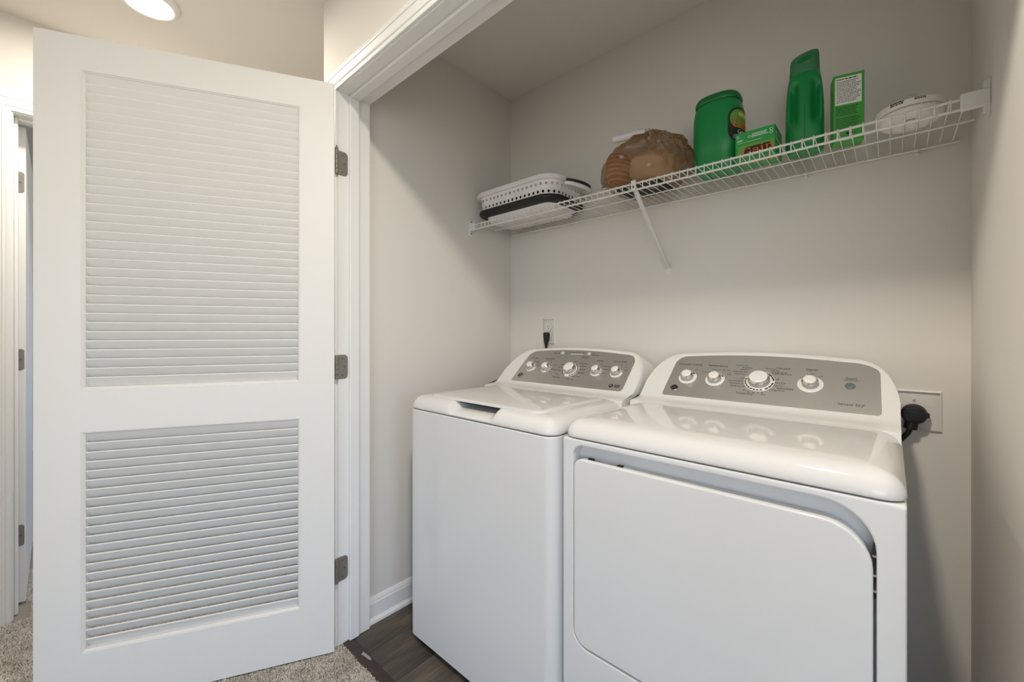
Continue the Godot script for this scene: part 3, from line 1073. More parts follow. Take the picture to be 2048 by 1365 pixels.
func build_dryer() -> void:
	var t := thing("clothes_dryer", "white front-loading clothes dryer with a wide square door beside the washer", "dryer", Vector3(-0.3250, 0.0, -0.943))
	var hw := 0.345
	var rz := -0.036
	# cabinet behind, then the front frame with its recess
	cabinet(t, hw, rz, 0.010)
	var n := 8
	var s := Sh.new()
	var rings := []
	for st in [[0, 0.0, rz], [0, 0.0, -0.006], [0, 0.0008, -0.0025], [0, 0.0025, -0.0006], [0, 0.005, 0.0], [0, 0.007, 0.0], [1, -0.006, 0.0], [1, -0.004, 0.0], [1, -0.0015, -0.0012], [1, 0.0, -0.005], [1, 0.001, rz - 0.001]]:
		var o: PackedVector2Array
		if st[0] == 0: o = rr_in(-hw, 0.022, hw, 0.8722, [0.004, 0.004, 0.004, 0.004], n, 6, st[1])
		else: o = rr_in(-0.311, 0.319, 0.306, 0.8555, [0.045, 0.045, 0.075, 0.030], n, 6, st[1])
		var r := PackedVector3Array()
		for p in o: r.append(Vector3(p.x, p.y, st[2]))
		rings.append(r)
	s.loft(rings, false, false)
	obj("front_frame", s, M.enamel, t, 30.0)
	# door: front skin and an inner liner with a finger notch in its top edge
	var skin := rrect(-0.3085, 0.3225, 0.3025, 0.821, [0.042, 0.042, 0.070, 0.026], n, 6)
	s = Sh.new()
	s.prism(skin, -0.010, 0.001, 0.004)
	var dn := obj("door", s, M.enamel, t)
	dn.set_meta("label", "large squarish dryer door with rounded corners")
	var lo := PackedVector2Array()
	var lin := rrect(-0.3055, 0.326, 0.2995, 0.819, [0.040, 0.040, 0.068, 0.024], n, 1)
	for p in lin: lo.append(p)
	# the notch: dip between x -0.268 and -0.178
	var with_notch := PackedVector2Array()
	for i in lo.size():
		with_notch.append(lo[i])
		var nx: Vector2 = lo[(i + 1) % lo.size()]
		if lo[i].y > 0.8185 and nx.y > 0.8185 and lo[i].x > 0.0 and nx.x < 0.0:
			for p in [[-0.178, 0.819], [-0.186, 0.808], [-0.194, 0.804], [-0.256, 0.804], [-0.264, 0.808], [-0.271, 0.819]]: with_notch.append(Vector2(p[0], p[1]))
	s = Sh.new()
	s.prism(with_notch, -0.034, -0.010)
	obj("liner", s, M.enamel_rough, dn)
	for x in [-0.182, -0.267]:
		s = Sh.new()
		s.box(Vector3(x - 0.008, 0.812, -0.026), Vector3(x + 0.008, 0.8225, -0.014), 0.002)
		obj("bumper", s, M.black_gap, dn)
	s = Sh.new()
	s.box(Vector3(0.3018, 0.700, -0.034), Vector3(0.3058, 0.790, -0.006), 0.001)
	var hg := obj("door_hinge", s, M.black_gap, t)
	for y in [0.775, 0.742, 0.715]:
		s = Sh.new()
		s.lathe([[0.003, -0.002], [0.003, 0.002]], 10, Vector3(0.3040, y, -0.0055))
		obj("hinge_pin", s, M.chrome, hg)
	top_cover(t, hw, false)
	console(t, 0.343)
	var p := control_panel(t, -0.268, 0.308)
	for k in [[-0.2023, 0.0932, 0.0205, 0.0300, -12.0], [-0.1130, 0.0930, 0.0205, 0.0300, -5.0], [0.0172, 0.0980, 0.0300, 0.0425, 42.0], [0.1489, 0.1000, 0.0205, 0.0320, -30.0]]:
		knob(t, k[0], k[1], k[2], k[3], k[4])
	marks(p, 0.0172, 0.0980, 0.0365, 0.0405, 30, 85, 2, 0.9)
	marks(p, 0.0172, 0.0980, 0.0365, 0.0405, 95, 150, 3, 0.8)
	marks(p, 0.0172, 0.0980, 0.0365, 0.0405, 158, 285, 9, 0.66)
	marks(p, -0.2023, 0.0932, 0.0245, 0.0280, 18, 55, 1)
	marks(p, -0.1130, 0.0930, 0.0245, 0.0280, 10, 65, 2)
	emblem(p, -0.2337, 0.0402)
	press_button(p, 0.2405, 0.103, 0.0115, M.start)
	var z := 0.0012
	text(p, "Extended Tumble", -0.2085, 0.1575, 0.0080, M.ink, z)
	text(p, "On", -0.182, 0.133, 0.0055, M.ink_grey, z)
	text(p, "Temperature", -0.1175, 0.1575, 0.0080, M.ink, z)
	for q in [["Medium", -0.117, 0.1385], ["Extra Low", -0.147, 0.125], ["No Heat", -0.086, 0.139], ["High", -0.073, 0.122]]: text(p, q[0], q[1], q[2], 0.0050, M.ink_grey, z)
	text(p, "Cottons", -0.043, 0.1645, 0.0080, M.ink_blue, z)
	text(p, "Casuals", 0.0745, 0.1600, 0.0080, M.ink, z)
	text(p, "Delicates", 0.0885, 0.0745, 0.0080, M.ink, z)
	text(p, "Timed Dry", -0.0155, 0.0415, 0.0080, M.ink, z)
	text(p, "Signal", 0.148, 0.1605, 0.0085, M.ink, z)
	text(p, "Start", 0.2415, 0.1325, 0.0090, M.ink, z)
	text(p, "Hold to Start", 0.2415, 0.1250, 0.0045, M.ink_grey, z)
	text(p, "Sensor Dry", 0.2440, 0.0345, 0.0082, M.ink, z, 1.05)
	text(p, "TM", 0.2710, 0.0370, 0.0036, M.ink, z)
	for q in [["Off", 0.150, 0.1435], ["Loud", 0.170, 0.1345]]: text(p, q[0], q[1], q[2], 0.0046, M.ink_grey, z)
	for q in [["Extra Dry", -0.026, 0.1555], ["Less Dry", -0.0325, 0.1465], ["Optimum Dry", -0.0445, 0.136], ["More Dry", -0.0440, 0.1255], ["Off", -0.0330, 0.1065], ["Quick Fluff 20", -0.0480, 0.0930], ["Dewrinkle 20", -0.0460, 0.0820], ["Damp Dry 30", -0.0400, 0.0710], ["More Dry", 0.0410, 0.1560], ["Less Dry", 0.0535, 0.1485], ["Energy Saver", 0.0660, 0.1410], ["Dewrinkle Cycle", 0.0730, 0.1345], ["Off", 0.0645, 0.1100], ["More Dry", 0.0720, 0.0960], ["Less Dry", 0.0690, 0.0855], ["Energy Saver", 0.0690, 0.0650]]:
		text(p, q[0], q[1], q[2], 0.0054, M.ink, z)
	for i in 6: text(p, ["40", "50", "60", "70", "80", "Min"][i], [-0.018, -0.006, 0.008, 0.021, 0.033, 0.036][i], [0.0560, 0.0500, 0.0480, 0.0480, 0.0510, 0.0435][i], 0.0054, M.ink, z)

# ---------------------------------------------------------------- outlets
func build_outlets() -> void:
	var t := thing("wall_outlet", "white duplex outlet plate on the wall above the washer", "outlet", Vector3(-1.2757, 1.165, -1.68))
	var s := Sh.new()
	s.prism(rrect(-0.038, -0.064, 0.038, 0.064, [0.003, 0.003, 0.003, 0.003], 3), 0.0, 0.006, 0.004)
	obj("cover_plate", s, M.plate, t)
	for y in [0.021, -0.021]:
		s = Sh.new()
		s.prism(rrect(-0.0165, y - 0.0145, 0.0165, y + 0.0145, [0.012, 0.012, 0.012, 0.012], 6), 0.004, 0.0078, 0.0008)
		var f := obj("receptacle", s, M.plate, t)
		if y > 0:
			for q in [[-0.0065, 0.0035, 0.0011, 0.0045], [0.0065, 0.0035, 0.0011, 0.0037], [0.0, -0.0065, 0.0024, 0.0024]]:
				s = Sh.new()
				s.box(Vector3(q[0] - q[2], y + q[1] - q[3], 0.0070), Vector3(q[0] + q[2], y + q[1] + q[3], 0.0081))
				obj("slot", s, M.black_gap, f)
	s = Sh.new()
	s.lathe([[0.003, 0.0], [0.0026, 0.0008]], 10)
	put("screw", to_mesh(s), M.plate, t, Transform3D(Basis(Vector3.RIGHT, Vector3(0, 0, 1), Vector3(0, -1, 0)), Vector3(0, 0, 0.006)))
	var pl := thing("power_plug", "black plug with a cord hanging behind the washer console", "plug", Vector3(-1.2757, 1.144, -1.672))
	s = Sh.new()
	s.lathe([[0.0125, -0.030], [0.0150, -0.016], [0.0165, -0.002], [0.0165, 0.010], [0.0140, 0.0145], [0.008, 0.016]], 20, Vector3(0, 0, 0.017), 1.0, 0.95)
	obj("plug_body", s, M.cord, pl)
	s = Sh.new()
	s.lathe([[0.0040, -0.066], [0.0052, -0.060], [0.0085, -0.042], [0.0110, -0.031], [0.0110, -0.028]], 16, Vector3(-0.001, 0, 0.018))
	obj("strain_relief", s, M.cord, pl)
	s = Sh.new()
	s.tube([Vector3(-0.001, -0.060, 0.018), Vector3(-0.004, -0.085, 0.018), Vector3(-0.012, -0.14, 0.020), Vector3(-0.02, -0.22, 0.02), Vector3(0.0, -0.40, 0.02)], 0.0038, 8)
	obj("cord", s, M.cord, pl)
	var rings := []
	t = thing("dryer_outlet", "white square outlet plate on the wall beside the dryer console", "outlet", Vector3(0.0485, 0.935, -1.68))
	s = Sh.new()
	s.prism(rrect(-0.058, -0.058, 0.058, 0.058, [0.003, 0.003, 0.003, 0.003], 3), 0.0, 0.007, 0.005)
	obj("cover_plate", s, M.plate, t)
	for y in [0.030, -0.030]:
		s = Sh.new()
		s.lathe([[0.0034, 0.0], [0.0028, 0.001]], 12)
		put("screw", to_mesh(s), M.plate, t, Transform3D(Basis(Vector3.RIGHT, Vector3(0, 0, 1), Vector3(0, -1, 0)), Vector3(0.0, y + 0.003, 0.007)))
	pl = thing("dryer_plug", "big round black plug in the square outlet beside the dryer", "plug", Vector3(0.0490, 0.925, -1.672))
	s = Sh.new()
	for k in [[0.0, 0.0265], [0.002, 0.028], [0.012, 0.0285], [0.014, 0.027], [0.030, 0.0265], [0.034, 0.024], [0.036, 0.016]]:
		rings.append(ring_z(k[1], k[1], Vector3(0, 0, k[0])))
	s.loft(rings)
	obj("plug_body", s, M.cord, pl)
	s = Sh.new()
	for i in 4: s.box(Vector3(-0.020, -0.014 + i * 0.009, 0.033), Vector3(0.020, -0.010 + i * 0.009, 0.0375), 0.001)
	obj("grip_ribs", s, M.cord, pl)
	s = Sh.new()
	s.box(Vector3(0.024, -0.008, 0.004), Vector3(0.0315, 0.006, 0.018), 0.002)
	obj("plug_tab", s, M.cord, pl)
	s = Sh.new()
	s.tube([Vector3(-0.004, -0.010, 0.018), Vector3(-0.006, -0.030, 0.019), Vector3(-0.008, -0.042, 0.019)], 0.015, 10)
	obj("strain_relief", s, M.cord, pl)
	s = Sh.new()
	s.tube([Vector3(-0.008, -0.040, 0.019), Vector3(-0.013, -0.055, 0.020), Vector3(-0.030, -0.080, 0.019), Vector3(-0.07, -0.14, 0.017), Vector3(-0.10, -0.30, 0.017), Vector3(-0.10, -0.5, 0.017)], 0.0065, 8)
	obj("cord", s, M.cord, pl)

func ring_z(rx: float, ry: float, c: Vector3, n := 20) -> PackedVector3Array:
	var r := PackedVector3Array()
	for k in n: r.append(c + Vector3(cos(TAU * k / n) * rx, sin(TAU * k / n) * ry, 0))
	return r

# ---------------------------------------------------------------- wire shelf
const DECK := 1.690      # height things on the shelf stand at

func build_shelf() -> void:
	var t := thing("wire_shelf", "white wire shelf across the closet above the machines", "shelf", Vector3(0, 0, 0))
	var xa := -1.512
	var xb := 0.140
	var s := Sh.new()
	s.tube([Vector3(xa, 1.6845, -1.6685), Vector3(xb, 1.6845, -1.6685)], 0.0032, 8)
	obj("back_rail", s, M.wire, t)
	s = Sh.new()
	s.tube([Vector3(xa, 1.6845, -1.525), Vector3(xb + 0.012, 1.6845, -1.525)], 0.0026, 8)
	obj("middle_rail", s, M.wire, t)
	s = Sh.new()
	s.tube([Vector3(xa, 1.6845, -1.3745), Vector3(xb, 1.6845, -1.3745)], 0.0032, 8)
	obj("lip_rail", s, M.wire, t)
	s = Sh.new()
	s.tube([Vector3(xa, 1.6620, -1.3745), Vector3(xb, 1.6620, -1.3745)], 0.0032, 8)
	obj("lip_rail", s, M.wire, t)
	# cross wires, each bent down over the lip
	s = Sh.new()
	s.tube([Vector3(0, 1.6885, -1.671), Vector3(0, 1.6885, -1.374), Vector3(0, 1.6882, -1.3715), Vector3(0, 1.6862, -1.3698), Vector3(0, 1.683, -1.3695), Vector3(0, 1.659, -1.3695)], 0.00155, 6)
	var wm := to_mesh(s, 60.0)
	for i in 65:
		put("cross_wire", wm, M.wire, t, Transform3D(Basis.IDENTITY, Vector3(-1.500 + i * 0.0254, 0, 0)))
	# end brackets screwed to the side walls
	for e in [[-1.54, 1.0], [0.161, -1.0]]:
		var b := part("end_bracket", t, Vector3(e[0], 0, 0))
		s = Sh.new()
		s.box(Vector3(0, 1.638, -1.396), Vector3(e[1] * 0.004, 1.720, -1.372), 0.001)
		s.box(Vector3(0, 1.640, -1.3725), Vector3(e[1] * 0.012, 1.712, -1.3695), 0.001)
		obj("wall_plate", s, M.clip, b)
		s = Sh.new()
		s.box(Vector3(0, 1.6575, -1.3800), Vector3(e[1] * 0.046, 1.6945, -1.3655), 0.002)
		obj("sleeve", s, M.clip, b)
		for y in [1.704, 1.648]:
			s = Sh.new()
			s.lathe([[0.0036, 0.0], [0.0030, 0.002]], 10)
			put("screw", to_mesh(s), M.screw, b, Transform3D(Basis(Vector3(0, 0, 1), Vector3(e[1], 0, 0), Vector3(0, e[1], 0)), Vector3(e[1] * 0.004, y, -1.386)))
	# diagonal support brace
	var br := part("support_brace", t)
	s = Sh.new()
	var pa := Vector3(-0.668, 1.676, -1.364)
	var pb := Vector3(-0.668, 1.418, -1.672)
	var dir := (pb - pa).normalized()
	var nn := Vector3.RIGHT.cross(dir).normalized()
	var o := PackedVector2Array([Vector2(-0.0075, -0.004), Vector2(0.0075, -0.004), Vector2(0.0075, 0.004), Vector2(0.0060, 0.004), Vector2(0.0060, -0.0025), Vector2(-0.0060, -0.0025), Vector2(-0.0060, 0.004), Vector2(-0.0075, 0.004)])
	s.prism(o, 0.0, (pb - pa).length(), 0.0, Transform3D(Basis(Vector3.RIGHT, dir.cross(Vector3.RIGHT), dir), pa))
	obj("bar", s, M.clip, br)
	s = Sh.new()
	s.box(Vector3(-0.677, 1.6585, -1.3665), Vector3(-0.659, 1.693, -1.3625), 0.001)
	obj("lip_clamp", s, M.clip, br)
	s = Sh.new()
	s.box(Vector3(-0.677, 1.392, -1.680), Vector3(-0.659, 1.425, -1.6765), 0.001)
	obj("foot_plate", s, M.clip, br)
	for q in [[1.670, -1.3625], [1.400, -1.6765]]:
		s = Sh.new()
		s.lathe([[0.0040, 0.0], [0.0032, 0.0022]], 10)
		put("screw", to_mesh(s), M.clip if q[0] < 1.5 else M.screw, br, Transform3D(Basis(Vector3.RIGHT, Vector3(0, 0, 1), Vector3(0, -1, 0)), Vector3(-0.668, q[0], q[1])))
	# clips that hold the back rail to the wall
	for x in [-1.381, -1.105, -0.926, -0.659, -0.207, 0.056]:
		s = Sh.new()
		s.box(Vector3(x - 0.0055, 1.672, -1.680), Vector3(x + 0.0055, 1.697, -1.6745), 0.001)
		s.box(Vector3(x - 0.0055, 1.6785, -1.6760), Vector3(x + 0.0055, 1.6905, -1.6640), 0.003)
		s.box(Vector3(x - 0.004, 1.670, -1.6775), Vector3(x + 0.004, 1.678, -1.6680), 0.002)
		obj("wall_clip", s, M.clip, t)

# ---------------------------------------------------------------- things on the shelf
func build_basket() -> void:
	# local: x across, z towards the viewer, base at y = 0
	var t := thing("laundry_basket", "white collapsible laundry basket with a black rubber band, folded flat on the shelf", "basket", Vector3(-1.272, DECK + 0.0008, -1.520))
	var hx := 0.236
	var hz := 0.140
	var o := rrect(-hx, -hz, hx, hz, [0.075, 0.075, 0.075, 0.075], 8, 1)
	var s := Sh.new()
	# rim
	var rings := []
	for st in [[0.113, 0.006], [0.117, -0.004], [0.116, -0.016], [0.119, -0.0185], [0.133, -0.0175], [0.1365, -0.014], [0.138, -0.008], [0.1365, -0.001], [0.132, 0.002], [0.113, 0.006]]:
		rings.append(plan(Sh.inset(o, st[1]), st[0]))
	var k0 := s.v.size()
	s.loft(rings, false, false)
	s.outward(k0)
	obj("rim", s, M.basket, t)
	# perforated wall: two staggered rows of round holes through two skins
	s = Sh.new()
	var per := resample(o, 108)
	var cells := per.size() / 2
	for skin in 2:
		for row in 2:
			var y0 := 0.052 + row * 0.032
			var y1 := y0 + 0.032
			for c in cells:
				var pts := []
				for h in 3:
					pts.append(per[(c * 2 + h + row) % per.size()])
				var P := func(u: float, v: float) -> Vector3:
					var q: Vector2 = (pts[0] as Vector2).lerp(pts[1], u * 2.0) if u < 0.5 else (pts[1] as Vector2).lerp(pts[2], u * 2.0 - 1.0)
					var y := lerpf(y0, y1, v)
					var k := 1.0 - 0.045 * (0.116 - y) / 0.064 - (0.011 if skin == 1 else 0.0)
					return Vector3(q.x * k, y, q.y * k)
				for k in 16:
					var a0 := TAU * k / 16.0
					var a1 := TAU * (k + 1) / 16.0
					var e0 := Vector2(cos(a0), sin(a0)); var e1 := Vector2(cos(a1), sin(a1))
					var b0 := e0 / maxf(absf(e0.x), absf(e0.y)) * 0.5
					var b1 := e1 / maxf(absf(e1.x), absf(e1.y)) * 0.5
					var rad := Vector2(0.235, 0.195)
					var i0: Vector3 = P.call(0.5 + e0.x * rad.x, 0.5 + e0.y * rad.y)
					var i1: Vector3 = P.call(0.5 + e1.x * rad.x, 0.5 + e1.y * rad.y)
					var o0: Vector3 = P.call(0.5 + b0.x, 0.5 + b0.y)
					var o1: Vector3 = P.call(0.5 + b1.x, 0.5 + b1.y)
					if skin == 0: s.quad(i0, i1, o1, o0)
					else: s.quad(i0, o0, o1, i1)
	obj("side_wall", s, M.basket, t, 60.0)
	# folded rubber band
	s = Sh.new()
	rings = []
	for st in [[0.053, 0.016], [0.055, 0.003], [0.053, -0.004], [0.047, -0.006], [0.040, -0.005], [0.034, 0.000], [0.030, 0.008], [0.027, 0.020], [0.027, 0.034], [0.034, 0.036], [0.045, 0.026], [0.053, 0.016]]:
		rings.append(plan(Sh.inset(o, st[1]), st[0]))
	k0 = s.v.size()
	s.loft(rings, false, false)
	s.outward(k0)
	obj("rubber_band", s, M.basket_rubber, t)
	s = Sh.new()
	rings = []
	for st in [[0.0, 0.062], [0.002, 0.052], [0.006, 0.048], [0.026, 0.036], [0.030, 0.034], [0.036, 0.034]]:
		rings.append(plan(Sh.inset(o, st[1]), st[0]))
	s.loft(rings)
	obj("base", s, M.basket, t)
	s = Sh.new()
	rings = []
	for st in [[0.036, 0.036], [0.050, 0.024], [0.086, 0.020], [0.086, 0.024], [0.050, 0.028], [0.036, 0.036]]:
		rings.append(plan(Sh.inset(o, st[1]), st[0]))
	k0 = s.v.size()
	s.loft(rings, false, false)
	s.outward(k0)
	obj("inner_sleeve", s, M.basket_rubber, t)
	# loop handle at the end
	for sx in [1.0]:
		var path := []
		var path2 := []
		for k in 13:
			var a := -PI * 0.5 + PI * k / 12.0
			path.append(Vector3(sx * (hx + 0.010 + 0.052 * cos(a)), 0.121 - 0.012 * cos(a), 0.078 * sin(a) - 0.02))
			path2.append(Vector3(sx * (hx + 0.010 + 0.050 * cos(a)), 0.109 - 0.014 * cos(a), 0.076 * sin(a) - 0.02))
		s = Sh.new(); s.tube(path2, 0.0085, 10)
		obj("handle", s, M.basket, t)
		s = Sh.new(); s.tube(path, 0.0065, 10)
		obj("handle_grip", s, M.basket_rubber, t)

func resample(o: PackedVector2Array, n: int) -> Array:
	var total := 0.0
	for i in o.size(): total += o[i].distance_to(o[(i + 1) % o.size()])
	var out := []
	var step := total / n
	var i := 0
	var left := 0.0
	var at := 0.0
	while out.size() < n and i < o.size():
		var a := o[i]; var b := o[(i + 1) % o.size()]
		var L := a.distance_to(b)
		while left <= at + L + 1e-9 and out.size() < n:
			out.append(a.lerp(b, (left - at) / maxf(L, 1e-9)))
			left += step
		at += L
		i += 1
	return out

func build_bag() -> void:
	var c := Vector3(-0.679, DECK + 0.001, -1.510)
	var t := thing("grocery_bag", "translucent brown plastic grocery bag stuffed with packages on the shelf", "bag", c)
	var f := FastNoiseLite.new(); f.seed = 5; f.frequency = 3.2; f.fractal_octaves = 3
	var g := FastNoiseLite.new(); g.seed = 9; g.frequency = 1.0; g.noise_type = FastNoiseLite.TYPE_SIMPLEX
	var nu := 110
	var nv := 60
	var rings := []
	# knot the folds run to
	var knot := Vector3(0.10, 0.16, 0.06).normalized()
	var ax := knot.cross(Vector3.UP).normalized()
	var ay := ax.cross(knot)
	for j in nv + 1:
		var ph := lerpf(-PI * 0.5, PI * 0.5, float(j) / nv)
		var r := PackedVector3Array()
		for i in nu:
			var a := TAU * i / nu
			var dir := Vector3(cos(a) * cos(ph), sin(ph), sin(a) * cos(ph))
			# soft box: wider below, pulled in above
			var e := Vector3(pow(absf(dir.x), 0.75) * signf(dir.x), pow(absf(dir.y), 0.8) * signf(dir.y), pow(absf(dir.z), 0.75) * signf(dir.z))
			var p := Vector3(e.x * 0.156, 0.100 + e.y * 0.097, e.z * 0.137)
			p.x -= 0.018 * (1.0 - dir.y) * (1.0 if dir.x < 0.0 else 0.15)
			var up := clampf((p.y - 0.06) / 0.15, 0, 1)
			p.x *= 1.0 - 0.34 * up * up
			p.z *= 1.0 - 0.25 * up * up
			p.x += 0.012 * up
			# folds fan out from the knot
			var q := Vector2(dir.dot(ax), dir.dot(ay))
			var away := acos(clampf(dir.dot(knot), -1, 1))
			var th := atan2(q.y, q.x)
			var fold := sin(th * 7.0 + 1.5 * g.get_noise_2d(cos(th) * 0.8, sin(th) * 0.8 + away) * 3.0)
			var fine := sin(th * 19.0 + 4.0 * g.get_noise_2d(cos(th) + 4.0, sin(th) + 0.6 * away))
			var w := smoothstep(0.08, 0.5, away) * (1.0 - smoothstep(0.9, 1.9, away))
			p += dir * (0.0085 * fold * w + 0.0032 * fine * w + 0.012 * f.get_noise_3dv(dir * 0.35) + 0.004 * f.get_noise_3dv(dir * 1.0))
			p.y = maxf(p.y, 0.0)
			r.append(p)
		rings.append(r)
	var s := Sh.new()
	s.loft(rings)
	obj("bag_film", s, M.bag, t, 60.0)
	# crumpled corner of the bag at its side
	s = Sh.new()
	var tip := Vector3(-0.185, 0.055, 0.03)
	for k in 7:
		var a0 := TAU * k / 7.0
		var a1 := TAU * (k + 1) / 7.0
		var q0 := Vector3(-0.150, 0.060 + 0.028 * sin(a0), 0.03 + 0.035 * cos(a0))
		var q1 := Vector3(-0.150, 0.060 + 0.028 * sin(a1), 0.03 + 0.035 * cos(a1))
		s.tri(tip + Vector3(0, 0.012 * sin(a0 * 3.0), 0), q1, q0)
	obj("bag_corner", s, M.bag, t)
	# packages that show through the film
	var pk := thing("soft_package", "peach-coloured soft package inside the brown bag", "package", c + Vector3(0.034, 0.016, 0.030))
	s = Sh.new()
	blob(s, Vector3(0.080, 0.056, 0.080), Vector3(0, 0.056, 0), 21, 0.14)
	obj("wrapper", s, M.bundle, pk, 60.0)
	pk = thing("checked_package", "orange-checked package inside the brown bag", "package", c + Vector3(-0.106, 0.030, 0.020))
	s = Sh.new()
	blob(s, Vector3(0.042, 0.068, 0.076), Vector3(0, 0.068, 0), 22, 0.05)
	obj("wrapper", s, M.check, pk, 60.0)
	for i in 7:
		s = Sh.new()
		var ring := []
		var y := 0.022 + i * 0.017
		var q := pow(maxf(0.0, 1.0 - pow(absf(y - 0.068) / 0.070, 2.4)), 0.42)
		for k in 24: ring.append(Vector3(cos(TAU * k / 24.0) * 0.0425 * q, y, sin(TAU * k / 24.0) * 0.0765 * q))
		s.tube(ring, 0.0035, 6, true)
		obj("stripe", s, M.check_light, pk)
	pk = thing("dark_package", "black flat package at the bottom of the brown bag", "package", c + Vector3(-0.01, 0.003, 0.0))
	s = Sh.new()
	s.prism(rrect(-0.085, -0.075, 0.085, 0.060, [0.012, 0.012, 0.012, 0.012], 3), 0.0, 0.011, 0.003, Transform3D(Basis(Vector3.RIGHT, Vector3(0, 0, -1), Vector3.UP), Vector3.ZERO))
	obj("pouch", s, M.dark_pack, pk)
	# rolls lying on top
	var a := thing("paper_roll", "plain white paper roll lying on the brown bag", "roll", c + Vector3(-0.052, 0.212, 0.050))
	s = Sh.new()
	s.tube([Vector3(-0.064, 0.004, 0.0), Vector3(-0.062, 0.004, 0.0), Vector3(0.062, -0.004, -0.006), Vector3(0.064, -0.004, -0.006)], 0.0135, 20)
	obj("roll_body", s, M.paper, a, 50.0)
	var b := thing("paper_roll", "white paper roll with red print lying behind the plain one", "roll", c + Vector3(-0.005, 0.226, 0.005))
	s = Sh.new()
	s.tube([Vector3(-0.045, 0.016, 0.0), Vector3(-0.043, 0.016, 0.0), Vector3(0.055, -0.016, -0.01), Vector3(0.057, -0.016, -0.01)], 0.0100, 20)
	obj("roll_body", s, M.paper, b, 50.0)
	s = Sh.new()
	for i in 6:
		var u := 0.15 + i * 0.13
		var p := Vector3(-0.045, 0.016, 0.0).lerp(Vector3(0.057, -0.016, -0.01), u)
		s.box(p + Vector3(-0.003 - 0.002 * (i % 3), 0.0078, 0.000), p + Vector3(0.003, 0.0106, 0.006 + 0.001 * (i % 2)), 0.0005)
	obj("red_print", s, M.red, b)

func blob(s: Sh, r: Vector3, c: Vector3, seed_: int, k: float) -> void:
	var f := FastNoiseLite.new(); f.seed = seed_; f.frequency = 0.9; f.fractal_octaves = 3
	var rings := []
	for j in 25:
		var ph := lerpf(-PI * 0.5, PI * 0.5, j / 24.0)
		var ring := PackedVector3Array()
		for i in 40:
			var a := TAU * i / 40.0
			var d := Vector3(cos(a) * cos(ph), sin(ph), sin(a) * cos(ph))
			var e := Vector3(pow(absf(d.x), 0.85) * signf(d.x), pow(absf(d.y), 0.8) * signf(d.y), pow(absf(d.z), 0.85) * signf(d.z))
			ring.append(c + e * r * (1.0 + k * f.get_noise_3dv(d * 1.6)))
		rings.append(ring)
	s.loft(rings)

func build_tub() -> void:
	var t := thing("detergent_tub", "large green plastic tub of laundry pods with a colourful label", "tub", Vector3(-0.428, DECK + 0.0008, -1.500), deg_to_rad(0))
	var prof := [[0.060, 0.0], [0.068, 0.004], [0.0705, 0.014], [0.0705, 0.045], [0.0715, 0.060], [0.0745, 0.075], [0.0760, 0.10], [0.0760, 0.165], [0.0750, 0.190], [0.0710, 0.212], [0.0650, 0.224], [0.0640, 0.228]]
	var s := Sh.new()
	var rings := []
	for p in prof: rings.append(super_ring(p[0], p[0] * 0.86, p[1]))
	s.loft(rings)
	obj("tub_body", s, M.green, t, 50.0)
	s = Sh.new()
	rings = []
	for p in [[0.0665, 0.224], [0.0690, 0.226], [0.0700, 0.231], [0.0690, 0.240], [0.0640, 0.248], [0.050, 0.252], [0.02, 0.253]]: rings.append(super_ring(p[0], p[0] * 0.86, p[1]))
	s.loft(rings)
	obj("lid", s, M.green_lid, t, 50.0)
	# wrap label on the side that looks along the shelf
	var wrap := func(u: float, v: float, out: float) -> Vector3:
		# u: metres round the tub from the label's middle, v: height
		var a := u / 0.071 + deg_to_rad(13)
		var q := Vector2(cos(a), sin(a))
		var m := super_at(q, 0.0760 + out, 0.0760 * 0.86 + out)
		return Vector3(m.x, v, m.y)
	var patch := func(u0: float, u1: float, v0: float, v1: float, r: float, out: float, m: Material, called: String) -> void:
		var sh := Sh.new()
		var o := rrect(u0, v0, u1, v1, [r, r, r, r], 4, 8)
		var cu := (u0 + u1) * 0.5; var cv := (v0 + v1) * 0.5
		var ring_in := PackedVector3Array(); var ring_out := PackedVector3Array()
		var rr := []
		for k in 5:
			var ring := PackedVector3Array()
			for p in o: ring.append(wrap.call(lerpf(cu, p.x, 0.02 + 0.245 * k), lerpf(cv, p.y, 0.02 + 0.245 * k), out))
			rr.append(ring)
		var base := PackedVector3Array()
		for p in o: base.append(wrap.call(p.x, p.y, -0.0004))
		rr.append(base)
		sh.loft(rr, true, false, true, true)
		obj(called, sh, m, t, 40.0)
	patch.call(-0.052, 0.050, 0.078, 0.186, 0.030, 0.0006, M.print_dark, "label")
	patch.call(-0.046, 0.044, 0.120, 0.180, 0.026, 0.0009, M.print_leaf, "label_leaf_print")
	patch.call(-0.040, 0.020, 0.158, 0.172, 0.007, 0.0012, M.print_yellow, "label_banner")
	patch.call(-0.030, 0.036, 0.084, 0.100, 0.007, 0.0012, M.print_violet, "label_pod_print")
	for q in [["Gain", 0.0, 0.132, 0.026, M.print_orange, 0.0018], ["Gain", 0.004, 0.108, 0.013, M.print_white, 0.0016]]:
		bent_text(t, q[0], q[1], q[2], q[3], q[4], q[5], wrap)

